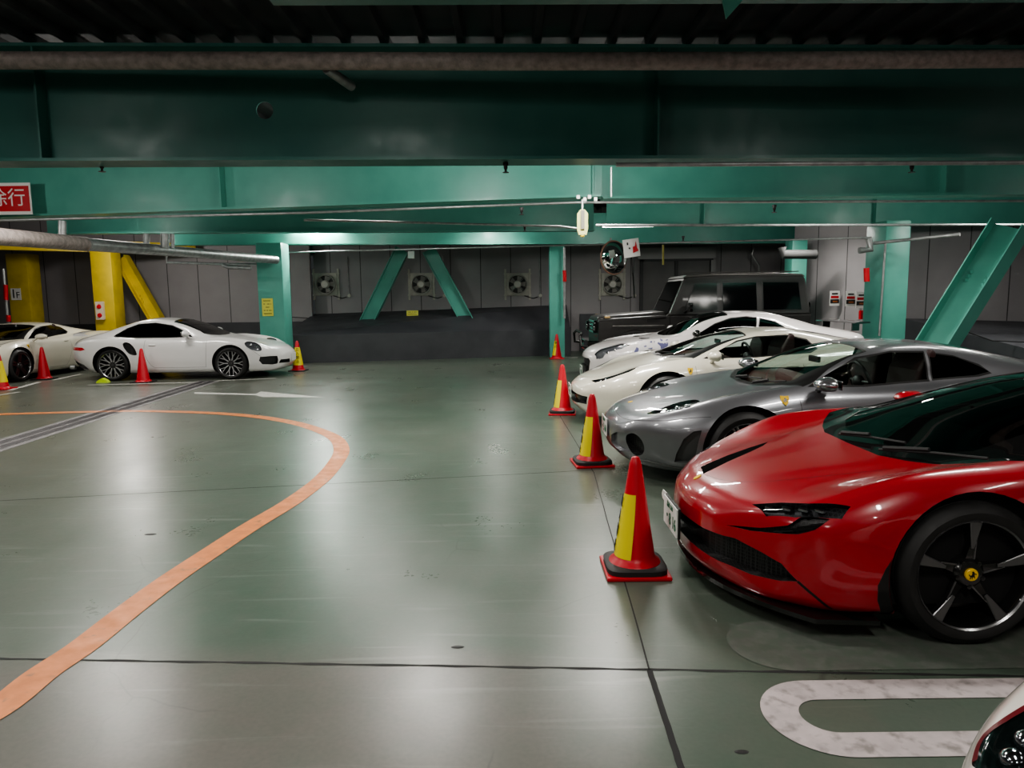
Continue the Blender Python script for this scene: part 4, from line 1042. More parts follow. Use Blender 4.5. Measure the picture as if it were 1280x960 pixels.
    # extra cut regions
    for k, c in enumerate(sp.get('cuts', [])):
        reg = 40+k; P = [Vector(p) for p in c['poly']]
        if c.get('smooth'): P = crv(c['poly'], 5)
        P = [(p[0], p[1]) for p in P]
        s.cut(P, c['ax'], c['cond'], reg, only=c.get('only', 0))
        if c.get('mirror'): s.cut([(p[0], -p[1]) for p in P] if c['ax'] == (0, 1) else [(-p[0], p[1]) for p in P], c['ax'], c['cond'], reg, only=0)
        for sd in ((-1, 1) if c.get('sided') else (0,)):
            o = s.part(reg, c['name'], c['m'], root, side=sd, depth=c.get('depth', 0), skirt=c.get('skirt'))
            if o and c.get('lens'):
                l = s.part(reg, 'lens', LENS, o, side=sd, depth=-.001)
    b = s.finish('body', PM, root)
    s2 = s
    if 'after' in sp: sp['after'](s, root)
    rim = sp['rim']; 
    for cx, R, w_ in ((fx, Rf, sp.get('wf', .24)), (rx, Rr, sp.get('wr_', .28))):
        for sd in (-1, 1):
            if sd == 1 and not sp.get('farwheels', True): continue
            cal = sp.get('cal')
            wheel(root, cx, sd*(sp['hw']-sp.get('tuck', .02)-w_/2), R, rim+(R-Rf), w_, sp['style'], sd, sp.get('cap'), cal=(cal, (PI if cx == fx else 0)) if cal else None)
    if sp.get('interior', True):
        im = sp.get('im', mat('interior_dark', (.02, .018, .018), .6)); im2 = sp.get('im2', im)
        a, b_ = sp['cabin']   # x range
        MB().box(((a+b_)/2, 0, .30), (b_-a, 1.35, .06)).build('cabin_floor', DARK, root)
        D = MB(); zd = sp['zdash']
        D.prism([(0, .3), (0, zd-.06), (.10, zd), (.42, zd+.015), (.52, zd-.06), (.5, .35)], (a-.12, -.66, 0), (1, 0, 0), (0, 0, 1), (0, 1.32, 0)); D.build('dashboard', im2, root, smooth=True, angle=50)
        for sd in (-1, 1): seat(root, sp['seatx'], sd*.36, im)
        steering(root, a+.62, sp.get('drv', -.36), zd+.0, mat('wheel_black', (.015, .015, .015), .5))
        MB().box((sp['seatx']+.55, 0, .55), (.06, 1.25, .55), bev=.02).build('bulkhead', DARK, root)
        if sp.get('mirror_in'):
            x, z = sp['mirror_in']; MB().box((x, 0, z), (.03, .22, .06), bev=.012).build('rear_view_mirror', BLK, root)
    return root, s
# ------------------------------------------------------------------ red car
RED = paint('paint_red', (.36, .003, .013), 0.0, .30)
rows_red = [
# x    zb   ws   zs   wm   zm   wsh  zsh  wh   zh    wr   zr    zc
(0.00,.15,.48,.19,.53,.34,.54,.45,.48,.505,.30,.525,.54),
(0.05,.115,.66,.15,.69,.32,.70,.47,.61,.55,.38,.57,.585),
(0.15,.11,.76,.15,.81,.33,.82,.51,.73,.59,.46,.60,.615),
(0.35,.105,.85,.14,.91,.35,.905,.56,.81,.655,.52,.645,.66),
(0.60,.105,.89,.14,.96,.37,.95,.62,.85,.735,.56,.695,.71),
(0.85,.105,.91,.14,.985,.40,.97,.67,.87,.80,.60,.745,.755),
(1.00,.105,.92,.14,.986,.42,.975,.70,.87,.82,.62,.775,.785),
(1.15,.105,.92,.15,.986,.43,.972,.72,.87,.832,.63,.81,.83),
(1.30,.105,.92,.15,.980,.45,.965,.735,.87,.838,.63,.85,.88),
(1.50,.105,.91,.15,.970,.48,.95,.75,.86,.845,.62,.91,.955),
(1.80,.105,.90,.15,.96,.50,.94,.77,.83,.865,.60,1.00,1.05),
(2.15,.105,.90,.15,.955,.50,.93,.79,.79,.88,.57,1.085,1.135),
(2.50,.105,.90,.15,.955,.50,.93,.80,.77,.89,.54,1.13,1.182),
(2.85,.105,.90,.15,.965,.50,.94,.82,.76,.90,.51,1.13,1.18),
(3.30,.11,.90,.15,.98,.50,.965,.85,.79,.92,.46,1.08,1.12),
(3.80,.11,.92,.15,.99,.52,.975,.87,.83,.93,.48,.98,1.02),
(4.30,.13,.90,.18,.97,.52,.95,.84,.80,.90,.50,.92,.93),
(4.60,.2,.75,.25,.90,.5,.88,.80,.75,.87,.45,.88,.88),
(4.71,.3,.6,.35,.82,.5,.82,.75,.70,.83,.40,.84,.84)]
def mesh_mat():
    m = mat('grille_black', (.006, .006, .006), .4); nt = m.node_tree; N = nt.nodes; L = nt.links; b = N['Principled BSDF']
    tc = N.new('ShaderNodeTexCoord'); v = N.new('ShaderNodeTexVoronoi'); v.feature = 'DISTANCE_TO_EDGE'; v.inputs['Scale'].default_value = 55; v.inputs['Randomness'].default_value = .15
    L.new(tc.outputs['Object'], v.inputs['Vector']); r = N.new('ShaderNodeMapRange'); r.inputs['From Min'].default_value = .06; r.inputs['From Max'].default_value = .12
    L.new(v.outputs['Distance'], r.inputs['Value']); mx = N.new('ShaderNodeMix'); mx.data_type = 'RGBA'; mx.inputs['A'].default_value = (.035, .035, .036, 1); mx.inputs['B'].default_value = (.003, .003, .003, 1)
    L.new(r.outputs['Result'], mx.inputs['Factor']); L.new(mx.outputs['Result'], b.inputs['Base Color']); return m
MESHB = mesh_mat()
def grille_bars(s, parent, name, region, dirn, m, depth, rows=7, lattice=True): pass
def wiper(s, parent, a, b, m=None):
    p, n = s.near(a, .02); q, n2 = s.near(b, .016)
    mb = MB().tube([p, p.lerp(q, .5)+n*.006, q], .008, 6); mb.tube([p.lerp(q, .05)+n*.012, p.lerp(q, .5)+n*.022], .012, 6); return mb.build('wiper', BLK, parent)
def red_after(s, root):
    # splitter board
    F_ = []; n = 24
    def xf(y): return .015+.50*(abs(y)/.98)**2.3
    half = [(xf(y)-.02, y) for y in [0.06*i for i in range(0, 16)]]+[(.70, .925), (.70, .80), (.35, .70), (.2, .4), (.15, 0)]
    pts = half+[(x, -y) for x, y in reversed(half) if y > 1e-4]
    MB().prism(pts, (0, 0, .092), (1, 0, 0), (0, 1, 0), (0, 0, .024)).build('front_splitter', BLKG, root)
    s.seam([[(.357, -.797, .262), (.43, -.84, .20), (.50, -.86, .145)], [(.357, .797, .262), (.43, .84, .20), (.50, .86, .145)]], RUB, root, w=.014)
    s.seam([[(.50, -.78, .13), (.62, -.87, .135), (.70, -.915, .145)]], RUB, root, w=.02)
    # hood shut line and nose crease
    s.seam([[(.10, -.02, .605), (.17, -.22, .615), (.33, -.36, .645), (.60, -.46, .70), (.90, -.56, .77)], [(.55, .36, .70), (.9, .56, .77)]], mat('crease_dark', (.12, .004, .008), .4), root, w=.004)
    wiper(s, root, (.98, -.30, .80), (1.25, -.78, .86)); wiper(s, root, (.97, .15, .79), (1.12, -.30, .84))
    # rows of lamp modules behind lens
    for sd in (-1, 1):
        for (x, y, z) in ((.27, .625, .594), (.33, .69, .605), (.39, .75, .612), (.45, .80, .618)):
            p, n = s.near((x, sd*y, z), -.018); o = MB().box((0, 0, 0), (.045, .035, .022), bev=.006).build('lamp_module', mat('lamp_chrome', (.6, .6, .62), .12, 1), root, smooth=True); o.location = p; o.rotation_euler = (0, 0, sd*.8)
        lv = MB()
        for k in range(4): 
            P = [s.near((.27+.05*k+t*.16, sd*(.70+.03*k+t*.10), .478+.02*k+t*.05), -.012)[0] for t in (0, .5, 1)]
            lv.tube(P, .005, 6)
        lv.build('vent_louvres', BLKG, root)
        mirror(root, 1.80 if sd < 0 else 1.92, sd*.90, .93 if sd < 0 else .885, sd, RED, L=.24, hh=.048, ww=.14)
    plate_obj(root, -.095, -.045, .36, -PI/2, '・8 16', w=.33, h=.165, small='品川 330')
    MB().prism([(-.172, -.089), (.172, -.089), (.172, .089), (-.172, .089)], (-.089, -.045, .36), (0, 1, 0), (0, 0, 1), (.012, 0, 0)).build('plate_holder', RUB, root)
    MB().prism([(0, -.02), (.10, -.015), (.12, .01), (.09, .04), (0, .045)], (-.09, .11, .41), (0, 1, 0), (0, 0, 1), (.006, 0, 0)).build('plate_bracket', mat('plate_white', (0, 0, 0)), root)
    # badges on the nose
    p, n = s.near((.142, -.247, .61), .002)
    for q, sz in (((.06, -.03, .59), .020),):
        p, n = s.near(q, .001); o = MB().lathe([(0, .003), (sz, .003), (sz*1.1, 0)], n=20).build('nose_badge', mat('badge_yellow', (0, 0, 0)), root); t = n.to_track_quat('Z', 'Y'); o.rotation_mode = 'QUATERNION'; o.rotation_quaternion = t; o.location = p; o.scale = (.8, 1.2, 1)
    s.seam([[(2.02, -.95, .2), (1.98, -.955, .5), (1.85, -.93, .80)]], RUB, root, w=.005)
RED_SPEC = dict(name='sports_car', label='glossy red sports car nearest on the right, with black star wheels', rows=rows_red, loc=(1.02, 4.10, 0), paint=RED,
    body=dict(dx=.0125, seg=10, fc=.42, fp=2.0, fl=1.15, nose=.04), fx=1.10, rx=3.75, Rf=.345, rim=.262, wf=.255, hw=.986, style='star', cap=mat('cap_yellow', (.80, .50, .02), .35), gap=.045,
    zbelt=.85, ws=dict(front=[(1.06, 0), (1.08, .30), (1.17, .50), (1.30, .60)], xb=2.25, sealmat=BLKG, seal=[(.95, 0), (.96, .33), (1.02, .50), (1.09, .64), (1.18, .76), (1.38, .83), (1.7, .85), (2.3, .80), (2.36, .60), (2.36, 0)]), side=[dict(x0=1.62, x1=3.2, trim=BLKG)], glw=GL_DARK, gls=GL_DARK,
    cuts=[dict(poly=[(.205, -.560), (.320, -.645), (.412, -.75), (.56, -.872), (.515, -.885), (.455, -.850), (.344, -.768), (.24, -.665)], ax=(0, 1), cond=lambda c, n: n.z > .1 and c.z > .5, mirror=True, sided=True, name='headlight', m=MESHB, depth=.035, lens=True),
          dict(poly=[(.093, .449), (.217, .486), (.313, .530), (.352, .568), (.38, .590), (.47, .592), (.409, .534), (.347, .499), (.263, .478), (.18, .457)], ax=(0, 2), cond=lambda c, n: abs(c.y) > .3 and c.x < .6, sided=True, name='side_vent', m=MESHB, depth=.03),
          dict(poly=[(-.001, .385), (.17, .39), (.35, .385), (.546, .392), (.667, .363), (.747, .332), (.80, .262), (.74, .241), (.62, .227), (.34, .25), (.12, .265), (-.001, .27)], ax=(1, 2), cond=lambda c, n: c.x < .6 and n.x < -.05, mirror=True, name='front_grille', m=MESHB, depth=.06),
          dict(poly=[(.10, -.02), (.124, .135), (.324, .255), (.495, .335), (.62, .38), (.56, .30), (.45, .215), (.274, .098), (.18, .03)], ax=(0, 1), cond=lambda c, n: n.z > .3 and c.z > .5, name='hood_duct', m=DARK, depth=.045),
          dict(poly=[(.715, .13), (.675, .22), (.665, .30), (.69, .38), (.73, .46), (.76, .50), (.76, .13)], ax=(0, 2), cond=lambda c, n: abs(c.y) > .6, sided=True, name='arch_trim', m=RUB, depth=.004)],
    cabin=(1.5, 3.2), zdash=.80, seatx=2.45, rear=[(2.95, 0), (2.95, .40), (3.7, .36), (3.75, 0)], after=red_after)
red, red_s = make_car(RED_SPEC)
# ------------------------------------------------------------------ silver grey coupe
GREY = paint('paint_gunmetal', (.23, .235, .25), .75, .36)
rows_grey = [
(0.00,.23,.42,.28,.52,.38,.53,.46,.46,.51,.28,.53,.54),
(0.05,.17,.56,.22,.66,.36,.67,.48,.58,.55,.36,.575,.585),
(0.18,.13,.70,.18,.80,.36,.80,.50,.70,.60,.44,.62,.63),
(0.40,.12,.80,.16,.89,.37,.88,.54,.76,.665,.50,.67,.68),
(0.70,.12,.85,.16,.945,.40,.93,.60,.79,.745,.53,.735,.735),
(1.02,.12,.88,.16,.96,.42,.945,.66,.79,.80,.56,.785,.79),
(1.25,.12,.88,.16,.955,.44,.93,.69,.79,.83,.58,.825,.83),
(1.45,.12,.87,.16,.945,.47,.915,.72,.79,.85,.61,.88,.89),
(1.75,.12,.86,.16,.93,.50,.90,.75,.78,.865,.60,1.00,1.03),
(2.05,.12,.86,.16,.925,.50,.895,.77,.75,.875,.575,1.105,1.14),
(2.35,.12,.86,.16,.92,.50,.89,.78,.73,.885,.55,1.16,1.20),
(2.65,.12,.86,.16,.92,.50,.895,.79,.72,.895,.53,1.17,1.214),
(3.05,.12,.87,.16,.93,.50,.915,.82,.74,.91,.49,1.13,1.18),
(3.55,.12,.88,.16,.96,.50,.95,.86,.78,.92,.46,1.04,1.085),
(3.95,.13,.88,.17,.955,.50,.94,.87,.79,.92,.46,.96,.99),
(4.30,.17,.82,.23,.91,.50,.89,.84,.74,.89,.43,.91,.92),
(4.512,.28,.62,.34,.81,.50,.81,.74,.66,.83,.38,.85,.85)]
LEA = mat('leather_red', (.075, .014, .012), .5)
def side_seams(s, root, xd0, xd1, zb_, zt, yw, m=RUB):
    L = []
    for sd in (-1, 1):
        L += [[(xd0, sd*yw, zt), (xd0+.02, sd*yw, .55), (xd0+.04, sd*yw, zb_)], [(xd1, sd*yw, zt), (xd1+.03, sd*yw, .6), (xd1-.06, sd*yw, .35), (xd1-.15, sd*yw, zb_)], [(xd0+.04, sd*yw, zb_), ((xd0+xd1)/2, sd*yw, zb_), (xd1-.15, sd*yw, zb_)]]
    s.seam(L, m, root)
def handle(s, root, x, y, z, m, L=.16):
    for sd in (-1, 1):
        p, n = s.near((x, sd*y, z), .004); MB().ell(p, (L/2, .014, .016), 14, 8).build('door_handle', m, root, smooth=True)
def lamp_bulbs(s, root, pts, r=.03):
    for sd in (-1, 1):
        for (x, y, z) in pts:
            p, n = s.near((x, sd*y, z), -.022); MB().ell(p, (r, r, r*.9), 12, 8).build('lamp_unit', mat('lamp_chrome', (.6, .6, .62), .12, 1), root, smooth=True)
def grey_after(s, root):
    side_seams(s, root, 1.46, 2.72, .20, .83, .95); handle(s, root, 2.62, .93, .80, mat('handle_silver', (.4, .4, .42), .2, .9))
    shield(s, (1.34, -.885, .765), root, .045); shield(s, (1.34, .885, .765), root, .045)
    lamp_bulbs(s, root, ((.50, .62, .68), (.58, .63, .70), (.41, .60, .66)))
    for sd in (-1, 1): mirror(root, 1.66, sd*.84, .905, sd, mat('mirror_silver', (.45, .45, .47), .18, .9), L=.26, hh=.062, ww=.12)
    s.seam([[(.10, y, .5) for y in (-.0,)]+[(.06, -.34, .545), (.16, -.55, .552), (.36, -.74, .579), (.58, -.845, .618), (.72, -.90, .635)]], mat('crease_grey', (.04, .04, .045), .4), root, w=.005)
    s.seam([[(.10, 0, .60), (.13, -.14, .60), (.25, -.30, .625), (.50, -.45, .68), (.95, -.60, .77), (1.3, -.72, .83)], [(.10, 0, .60), (.13, .14, .60), (.25, .30, .625), (.50, .45, .68), (.95, .60, .77)]], mat('crease_grey', (0, 0, 0)), root, w=.005)
    plate_obj(root, -.055, -.02, .42, -PI/2, '・3 60', small='横浜 330')
    s.seam([[(.02, -.55, .17), (.2, -.74, .15), (.5, -.85, .14), (.63, -.88, .145)]], mat('lip_bright', (.4, .4, .42), .25, .8), root, w=.018)
    wiper(s, root, (1.24, -.35, .83), (1.45, -.62, .88)); wiper(s, root, (1.24, .12, .83), (1.36, -.25, .90))
    p, n = s.near((.20, -.0, .62), .001)
    o = MB().lathe([(0, .003), (.022, .003), (.024, 0)], n=20).build('nose_badge', mat('badge_yellow', (0, 0, 0)), root); o.rotation_mode = 'QUATERNION'; o.rotation_quaternion = n.to_track_quat('Z', 'Y'); o.location = p
    MB().tube([s.near((3.27+.09*math.cos(a), -.80, .935+.05*math.sin(a)), .003)[0] for a in [2*PI*k/20 for k in range(21)]], .012, 8, cap=False).build('fuel_cap_ring', mat('mirror_silver', (0, 0, 0)), root, smooth=True)
GREY_SPEC = dict(name='sports_car', label='metallic dark grey coupe parked behind the red car', rows=rows_grey, loc=(.94, 6.75, 0), paint=GREY,
    body=dict(dx=.018, fc=.42, fp=2.2, fl=1.2, nose=.05), fx=1.03, rx=3.63, Rf=.335, rim=.245, hw=.955, style='ten', gap=.045,
    zbelt=.88, ws=dict(front=[(1.27, 0), (1.29, .28), (1.38, .50), (1.52, .62)], xb=2.15, bow=.03, seal=[(1.22, 0), (1.24, .30), (1.32, .51), (1.42, .68), (1.53, .775), (1.64, .73), (1.80, .645), (2.0, .575), (2.17, .545), (2.20, .3), (2.21, 0)]), side=[dict(poly=[(1.58, .875), (1.79, .975), (2.06, 1.08), (2.35, 1.13), (2.64, 1.125), (2.62, .905), (2.06, .87)]), dict(poly=[(2.69, 1.12), (2.92, 1.085), (3.09, 1.01), (3.16, .965), (3.04, .94), (2.67, .91)], gl=GL_BLACK, name='quarter_window')], glw=GL_CLEAR, gls=GL_CLEAR,
    cuts=[dict(poly=[(.25, -.545), (.38, -.52), (.52, -.48), (.63, -.485), (.69, -.56), (.68, -.68), (.61, -.75), (.52, -.74), (.38, -.67)], smooth=True, ax=(0, 1), cond=lambda c, n: n.z > .1 and c.z > .5, mirror=True, sided=True, name='headlight', m=MESHB, depth=.035, lens=True),
          dict(poly=[(.485, .35), (.50, .41), (.55, .435), (.60, .415), (.635, .365), (.64, .30), (.60, .25), (.53, .235), (.49, .28)], smooth=True, ax=(1, 2), cond=lambda c, n: c.x < .6 and n.x < -.05, mirror=True, sided=True, name='front_intake', m=MESHB, depth=.06),
          dict(poly=[(.25, .30), (.26, .365), (.36, .41), (.49, .43), (.485, .25), (.35, .24)], ax=(1, 2), cond=lambda c, n: c.x < .6 and n.x < -.05, mirror=True, sided=True, name='intake_bowl', m=GREY, depth=.035),
          dict(poly=[(.44, .23), (.45, .31), (.50, .44), (.575, .51), (.64, .525), (.615, .42), (.60, .32), (.585, .235)], ax=(0, 2), cond=lambda c, n: abs(c.y) > .6, sided=True, name='side_scoop', m=mat('scoop_grey', (.05, .055, .055), .5), depth=.03)],
    cabin=(1.6, 3.0), zdash=.86, seatx=2.32, im=mat('leather_dark', (.03, .012, .012), .5), im2=LEA, drv=-.36, mirror_in=(1.95, 1.03), rear=[(2.98, 0), (2.98, .38), (3.7, .34), (3.75, 0)], after=grey_after)
grey, grey_s = make_car(GREY_SPEC)

# ------------------------------------------------------------------ cream mid-engined coupes
CRM = paint('paint_cream', (.66, .63, .53), 0, .3)
rows_cr = [
(0.00,.22,.40,.26,.52,.36,.54,.44,.46,.49,.28,.51,.52),
(0.05,.16,.56,.20,.66,.34,.68,.47,.58,.54,.36,.555,.565),
(0.18,.12,.72,.16,.82,.35,.82,.50,.72,.60,.44,.605,.61),
(0.40,.11,.82,.15,.91,.37,.90,.56,.79,.68,.50,.66,.665),
(0.70,.11,.87,.15,.96,.40,.945,.63,.81,.775,.54,.75,.755),
(1.05,.11,.89,.15,.968,.42,.955,.68,.82,.83,.58,.825,.84),
(1.25,.11,.89,.15,.96,.44,.94,.70,.82,.845,.61,.87,.90),
(1.45,.11,.88,.15,.945,.47,.92,.73,.81,.855,.62,.935,.97),
(1.75,.11,.87,.15,.93,.50,.90,.76,.79,.865,.60,1.035,1.075),
(2.05,.11,.87,.15,.925,.50,.895,.78,.76,.875,.57,1.11,1.15),
(2.35,.11,.87,.15,.925,.50,.895,.79,.74,.885,.55,1.16,1.205),
(2.65,.11,.87,.15,.93,.50,.905,.80,.73,.895,.52,1.165,1.213),
(3.05,.11,.88,.15,.945,.50,.93,.84,.76,.92,.48,1.12,1.165),
(3.55,.11,.89,.15,.968,.50,.955,.88,.80,.935,.46,1.03,1.07),
(3.95,.12,.89,.16,.965,.50,.945,.885,.81,.93,.46,.96,.98),
(4.32,.17,.82,.23,.92,.50,.90,.85,.76,.90,.43,.91,.92),
(4.527,.28,.62,.34,.81,.50,.81,.76,.68,.85,.38,.86,.86)]
def cream_after(s, root):
    side_seams(s, root, 1.40, 2.70, .20, .83, .95, mat('crease_cream', (.14, .13, .11), .5)); handle(s, root, 2.58, .93, .78, CRM)
    shield(s, (1.33, -.924, .73), root, .042); shield(s, (1.33, .924, .73), root, .042)
    lamp_bulbs(s, root, ((.27, .61, .60), (.33, .65, .62)), .022)
    for sd in (-1, 1): mirror(root, 1.62, sd*.88, .915, sd, CRM, L=.25, hh=.065, ww=.11, style=1)
    plate_obj(root, -.06, 0, .40, -PI/2, '・4 58', small='品川 301')
    s.seam([[(.10, 0, .57), (.14, -.2, .575), (.3, -.45, .63), (.7, -.60, .73), (1.2, -.70, .83)], [(.10, 0, .57), (.14, .2, .575), (.3, .45, .63), (.7, .60, .73), (1.2, .70, .83)]], mat('crease_cream', (0, 0, 0)), root, w=.004)
    wiper(s, root, (1.12, -.35, .85), (1.34, -.62, .88)); wiper(s, root, (1.12, .12, .85), (1.24, -.25, .90))
def cream_spec(**k):
    d = dict(name='sports_car', rows=rows_cr, paint=CRM,
    body=dict(dx=.02, fc=.42, fp=2.2, fl=1.2, nose=.045), fx=1.06, rx=3.71, Rf=.338, rim=.255, hw=.962, style='ten', gap=.045,
    zbelt=.88, ws=dict(front=[(1.15, 0), (1.17, .28), (1.27, .50), (1.42, .61)], xb=2.10, bow=.03, seal=[(1.08, 0), (1.10, .3), (1.18, .52), (1.28, .68), (1.40, .785), (1.52, .72), (1.75, .645), (2.0, .575), (2.12, .55), (2.15, .3), (2.16, 0)]), side=[dict(poly=[(1.52, .88), (1.71, .955), (1.99, 1.06), (2.24, 1.11), (2.6, 1.125), (2.85, 1.07), (2.95, .98), (2.85, .93), (2.2, .885)])], glw=GL_CLEAR, gls=GL_CLEAR,
    cuts=[dict(poly=[(.17, -.47), (.29, -.575), (.46, -.655), (.74, -.80), (.60, -.805), (.42, -.745), (.30, -.68), (.21, -.60)], ax=(0, 1), cond=lambda c, n: n.z > .1 and c.z > .5, mirror=True, sided=True, name='headlight', m=MESHB, depth=.03, lens=True),
          dict(poly=[(-.001, .41), (.23, .405), (.54, .375), (.51, .275), (.23, .27), (-.001, .27)], ax=(1, 2), cond=lambda c, n: c.x < .6 and n.x < -.05, mirror=True, name='front_grille', m=MESHB, depth=.06)],
    cabin=(1.6, 2.95), zdash=.86, seatx=2.28, im=mat('leather_dark', (0, 0, 0)), im2=LEA, mirror_in=(1.92, 1.03), rear=[(2.95, 0), (2.95, .36), (3.85, .34), (3.9, 0)], after=cream_after); d.update(k); return d
cream, cream_s = make_car(cream_spec(loc=(.84, 9.5, 0), label='cream coupe between the grey coupe and the white fastback'))
creamL, creamL_s = make_car(cream_spec(loc=(-11.32, 13.9, 0), rz=1.53, style='dark', glw=GL_DARK, gls=GL_BLACK, label='cream coupe with dark wheels at the far left edge', wheels_dark=True))
# ------------------------------------------------------------------ white fastback (rear engined, side on)
WPT = paint('paint_white', (.72, .71, .70), 0, .3)
rows_nine = [
(0.00,.26,.42,.30,.54,.40,.54,.48,.46,.53,.28,.55,.56),
(0.05,.19,.56,.23,.68,.38,.68,.50,.58,.58,.36,.60,.61),
(0.18,.15,.68,.19,.80,.38,.79,.55,.68,.65,.44,.655,.66),
(0.40,.14,.78,.18,.87,.40,.86,.63,.74,.745,.48,.715,.72),
(0.65,.14,.82,.18,.905,.42,.89,.69,.76,.81,.50,.765,.775),
(1.00,.14,.85,.18,.915,.44,.90,.74,.77,.86,.54,.82,.835),
(1.30,.14,.85,.18,.905,.47,.88,.77,.77,.885,.58,.87,.88),
(1.52,.14,.84,.18,.895,.49,.87,.79,.76,.90,.60,.92,.935),
(1.80,.14,.84,.18,.89,.50,.865,.81,.74,.915,.59,1.04,1.07),
(2.10,.14,.84,.18,.89,.50,.865,.83,.71,.925,.57,1.16,1.20),
(2.40,.14,.84,.18,.895,.50,.87,.84,.69,.93,.55,1.225,1.275),
(2.70,.14,.84,.18,.905,.50,.88,.85,.69,.94,.53,1.245,1.297),
(3.00,.14,.85,.18,.92,.51,.90,.86,.71,.945,.51,1.22,1.27),
(3.40,.15,.86,.19,.94,.52,.92,.87,.76,.945,.47,1.12,1.165),
(3.80,.16,.86,.20,.94,.53,.92,.87,.79,.93,.47,1.00,1.03),
(4.15,.20,.80,.26,.91,.55,.89,.83,.78,.89,.50,.915,.93),
(4.38,.26,.68,.32,.86,.55,.85,.78,.74,.84,.48,.855,.86),
(4.506,.34,.56,.38,.80,.55,.80,.70,.68,.77,.40,.79,.79)]
DGAP = mat('gap_grey', (.12, .12, .12), .5)
rows_nine = [tuple(v-(.03 if k == 9 and r[0] > 1.5 else .02 if k == 7 and r[0] > 1.5 else 0) for k, v in enumerate(r)) for r in rows_nine]
def nine_after(s, root):
    side_seams(s, root, 1.50, 2.75, .26, .90, .92, DGAP); handle(s, root, 2.62, .915, .74, WPT)
    for sd in (-1, 1): mirror(root, 1.92, sd*.80, .97, sd, WPT, L=.22, hh=.07, ww=.10, style=1)
    s.seam([[(.55, -.80, .795), (.9, -.62, .83), (1.4, -.64, .89)], [(.55, .80, .795), (.9, .62, .83), (1.4, .64, .89)], [(.35, -.87, .45), (.55, -.9, .60), (.68, -.9, .66)], [(.35, .87, .45), (.55, .9, .60), (.68, .9, .66)]], DGAP, root, w=.005)
    lamp_bulbs(s, root, ((.50, .80, .67), (.60, .83, .72)), .035)
    # tail wing
    P = [(0, 0), (.10, .035), (.26, .045), (.34, .02), (.33, -.01), (.12, -.01)]
    w = MB(); n = 16; vs = []
    for i in range(n+1):
        u = -1+2*i/n; y = u*.68; dxx = -.12*abs(u)**3; zz = -.03*abs(u)**3
        vs += [(4.13+p[0]+dxx, y, .975+p[1]+zz) for p in P]
    m_ = len(P); w.add(vs, [(i*m_+j, i*m_+(j+1) % m_, (i+1)*m_+(j+1) % m_, (i+1)*m_+j) for i in range(n) for j in range(m_)]+[tuple(range(m_)), tuple(range(n*m_, n*m_+m_))])
    w.build('tail_wing', WPT, root, smooth=True, angle=40)
    plate_obj(root, -.05, 0, .40, -PI/2, '', small='')
    for sd in (-1, 1):
        MB().tube([(4.42, sd*.55, .27), (4.52, sd*.55, .27)], .045, 14).build('exhaust_tip', STEEL, root, smooth=True)
NINE = dict(name='sports_coupe', label='white rear-engined coupe seen side on, nose toward the teal post', rows=rows_nine, loc=(-4.90, 15.75, 0), rz=PI+.025, paint=WPT,
    body=dict(dx=.02, fc=.40, fp=2.2, fl=1.0, rc=.34, rl=.9, nose=.05), fx=1.02, rx=3.47, Rf=.335, rim=.262, hw=.925, style='mesh', gap=.05, wf=.24, cal=mat('caliper_yellow', (.7, .42, .02), .4),
    zbelt=.93, ws=dict(front=[(1.42, 0), (1.45, .28), (1.55, .52), (1.66, .60)], xb=2.25), side=[dict(poly=[(1.84, .905), (2.05, 1.02), (2.30, 1.13), (2.66, 1.185), (3.0, 1.165), (3.25, 1.07), (3.46, .95), (3.40, .915), (2.9, .90), (2.3, .895)])], glw=GL_DARK, gls=GL_DARK,
    cuts=[dict(poly=[(.40, .59), (.42, .68), (.52, .755), (.66, .785), (.72, .755), (.66, .67), (.52, .595)], smooth=True, ax=(0, 2), cond=lambda c, n: abs(c.y) > .5, sided=True, name='headlight', m=mat('lamp_dark', (.10, .10, .105), .3), depth=.03, lens=True),
          dict(poly=[(.555, .29), (.55, .38), (.57, .455), (.70, .465), (.83, .46), (.84, .38), (.80, .30), (.65, .28)], ax=(1, 2), cond=lambda c, n: c.x < .7 and n.x < -.05, mirror=True, sided=True, name='front_intake', m=MESHB, depth=.05),
          dict(poly=[(.21, .29), (.24, .37), (.50, .375), (.525, .30)], ax=(1, 2), cond=lambda c, n: c.x < .6 and n.x < -.05, mirror=True, sided=True, name='centre_intake', m=MESHB, depth=.05),
          dict(poly=[(2.94, .54), (2.96, .66), (3.04, .77), (3.14, .81), (3.20, .77), (3.16, .66), (3.07, .56)], smooth=True, ax=(0, 2), cond=lambda c, n: abs(c.y) > .6, sided=True, name='side_intake', m=MESHB, depth=.06),
          dict(poly=[(3.98, .665), (4.05, .71), (4.35, .72), (4.45, .68), (4.3, .655), (4.1, .64)], ax=(0, 2), cond=lambda c, n: abs(c.y) > .5, sided=True, name='tail_lamp', m=mat('tail_red', (.5, .01, .02), .2), depth=.004),
          dict(poly=[(3.98, .24), (4.07, .345), (4.3, .41), (4.45, .40), (4.4, .30), (4.2, .25)], ax=(0, 2), cond=lambda c, n: abs(c.y) > .5, sided=True, name='rear_vent', m=MESHB, depth=.03)],
    cabin=(1.7, 3.0), zdash=.92, seatx=2.35, rear=[(3.05, 0), (3.05, .38), (3.8, .36), (3.85, 0)], after=nine_after)
nine, nine_s = make_car(NINE)

